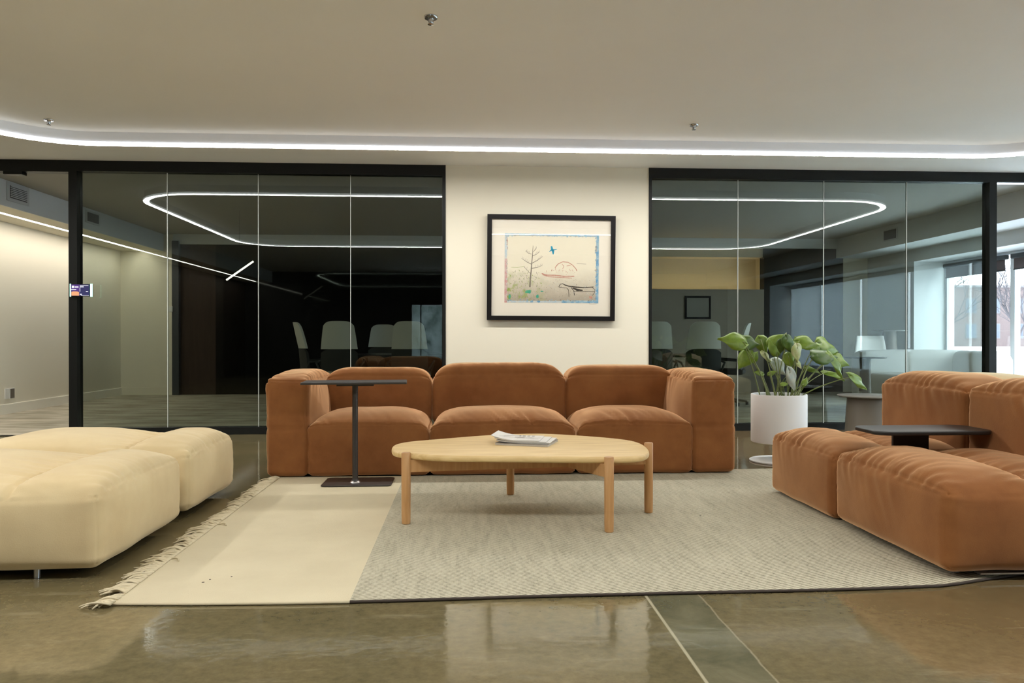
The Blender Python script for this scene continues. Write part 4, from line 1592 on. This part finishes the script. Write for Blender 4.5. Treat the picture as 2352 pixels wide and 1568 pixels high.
fb.box(3.865, 4.325, 13.575, 13.598, 1.67, 1.705).box(3.865, 4.325, 13.575, 13.598, 1.30, 1.335).box(3.865, 3.895, 13.575, 13.598, 1.335, 1.67).box(4.295, 4.325, 13.575, 13.598, 1.335, 1.67)
fb.go('frame', FRAMEBLK, t)
MB().box(3.895, 4.295, 13.585, 13.597, 1.335, 1.67).go('print', mat('dim_print', (.30, .29, .24), .7), t)

# window lounge furniture
t = thing('lounge_sofa', 'white rounded sofa by the window beyond the right glass', 'sofa', (6.2, 10.1, 0))
cushion('backrest', 5.38, 7.06, 10.35, 10.70, .12, .785, BOUCLE, t, r=.12, pt=.02, wr=0, step=.05, seam=0)
cushion('seat', 5.42, 6.90, 9.55, 10.36, .10, .49, BOUCLE, t, r=.10, pt=.02, wr=0, step=.05, seam=0)
cushion('armrest', 6.66, 7.08, 9.65, 10.50, .10, .775, BOUCLE, t, r=.13, pt=.02, wr=0, step=.05, seam=0)
for gx, gy in ((5.55, 9.7), (5.55, 10.6), (6.9, 9.8), (6.9, 10.6)):
    MB().lathe([(.02, .004), (.02, .13)], (gx, gy, 0), 12).go('leg', CHAIRD, t)
t = thing('pedestal_table', 'small round dark table at the left end of the white sofa', 'side table', (4.83, 9.2, 0))
MB().lathe([(.235, .722), (.240, .728), (.240, .734)], (4.83, 9.2, 0), 40).go('table_top', TABLEBLK, t)
MB().lathe([(.14, .004), (.12, .02), (.075, .10), (.060, .60), (.070, .722)], (4.83, 9.2, 0), 32).go('base', TRUNK, t, smooth=True, split=50)
t = thing('high_table', 'tall round pedestal table behind the white sofa', 'table', (6.86, 12.3, 0))
MB().lathe([(.265, 1.075), (.27, 1.083), (.27, 1.09)], (6.86, 12.3, 0), 40).go('table_top', GREYTOP, t)
MB().lathe([(.17, .004), (.165, .02), (.10, 1.075)], (6.86, 12.3, 0), 32).go('base', TRUNK, t, smooth=True, split=50)
t = thing('tub_chair', 'white shell chair behind the left end of the white sofa', 'chair', (6.47, 12.05, 0))
sh = MB()
vv, ff = [], []
for i in range(9):
    z = .45 + .55 * i / 8
    wq = .30 - .09 * i / 8
    for j in range(11):
        q = j / 10 * 2 - 1
        vv.append((6.47 + q * wq, 12.22 + (-.10 * q * q) + .04 * i / 8, z))
for i in range(8):
    for j in range(10):
        k = i * 11 + j
        ff.append((k, k + 1, k + 12, k + 11))
sh.add(vv, ff)
o = sh.go('backrest', BOUCLE, t, smooth=True)
md = o.modifiers.new('thick', 'SOLIDIFY')
md.thickness = .03
MB().bbox(6.21, 6.70, 11.75, 12.2, .40, .47, .03).go('seat', BOUCLE, t, smooth=True, split=60)
for sx in (-1, 1):
    for sy in (-1, 1):
        MB().tube([(6.47 + sx * .20, 11.98 + sy * .17, .004), (6.47 + sx * .16, 11.98 + sy * .13, .41)], .014, 8).go('leg', STEEL, t)

# ================================================================== OUTSIDE
struct(MB().box(7.62, 90, -40, 120, -.5, -.05).go('ground_snow', SNOW))
t = thing('brick_building', 'low red brick building with rows of windows far across the snow', 'building', (62, 95, 0))
MB().box(46, 84, 90, 104, -.05, 7.0).go('facade', BRICK, t)
MB().box(45.8, 84.2, 89.8, 104.2, 7.0, 7.25).go('roof', mat('roof_edge', (.12, .11, .11), .8), t)
WIN = mat('distant_window_glass', (.05, .06, .08), .3)
WFR = mat('distant_window_frame', (.10, .095, .095), .6)
for k in range(12):
    for lv in range(2):
        xw = 48 + k * 2.9
        z0 = 1.0 + lv * 3.0
        MB().box(xw - .1, xw + 1.3, 89.93, 90.0, z0 - .1, z0 + 1.7, 0).box(xw, xw + 1.2, 89.90, 89.93, z0, z0 + 1.6, 1).go('window', [WFR, WIN], t)


def tree(x, y, h, seed, label):
    rr = random.Random(seed)
    mb = MB()

    def br(p, d, l, r, lv):
        q = p + d * l
        m1 = p.lerp(q, .5) + Vector((rr.uniform(-1, 1), rr.uniform(-1, 1), rr.uniform(-.3, .6))) * l * .06
        mb.tube([p, m1, q], [r, r * .8, r * .6], 4 if lv > 1 else 7)
        if lv >= 6:
            return
        for k in range(3 if lv < 5 else 2):
            nd = (d + Vector((rr.uniform(-1, 1), rr.uniform(-1, 1), rr.uniform(-.2, .7))) * .75).normalized()
            br(q if k < 2 else m1, nd, l * rr.uniform(.6, .8), r * .6, lv + 1)
    br(Vector((x, y, -.1)), Vector((0, 0, 1)), h * .27, h * .016, 0)
    o = mb.go('bare_tree', BARK)
    tag(o, label, 'tree', 'bare winter trees outside')


tree(19.6, 31.5, 7.0, 1, 'bare winter tree seen just left of the right doorway post')
tree(26.0, 35.5, 6.0, 2, 'bare winter tree seen through the open right doorway')
tree(26.5, 44.5, 8.5, 3, 'bare winter tree farther off near the left edge of the far window')
tree(35, 56, 9.0, 4, 'most distant bare winter tree, standing before the brick building')

struct(MB().box(-60, 60, -60, -5.2, -.5, -.05).go('ground_snow_rear', SNOW))
t = thing('small_building', 'brick and grey block outside, reflected in the glass beside the pier', 'building', (-2, -16, 0))
MB().box(-8, -2.55, -18, -15, -.05, 6).go('brick_wall', BRICK, t)
MB().box(-2.55, 3, -19, -15.5, -.05, 5).go('grey_wall', mat('grey_green_render', (.17, .20, .195), .9, col2=(.04, .06, .05), nscale=2.2, ndet=6), t)
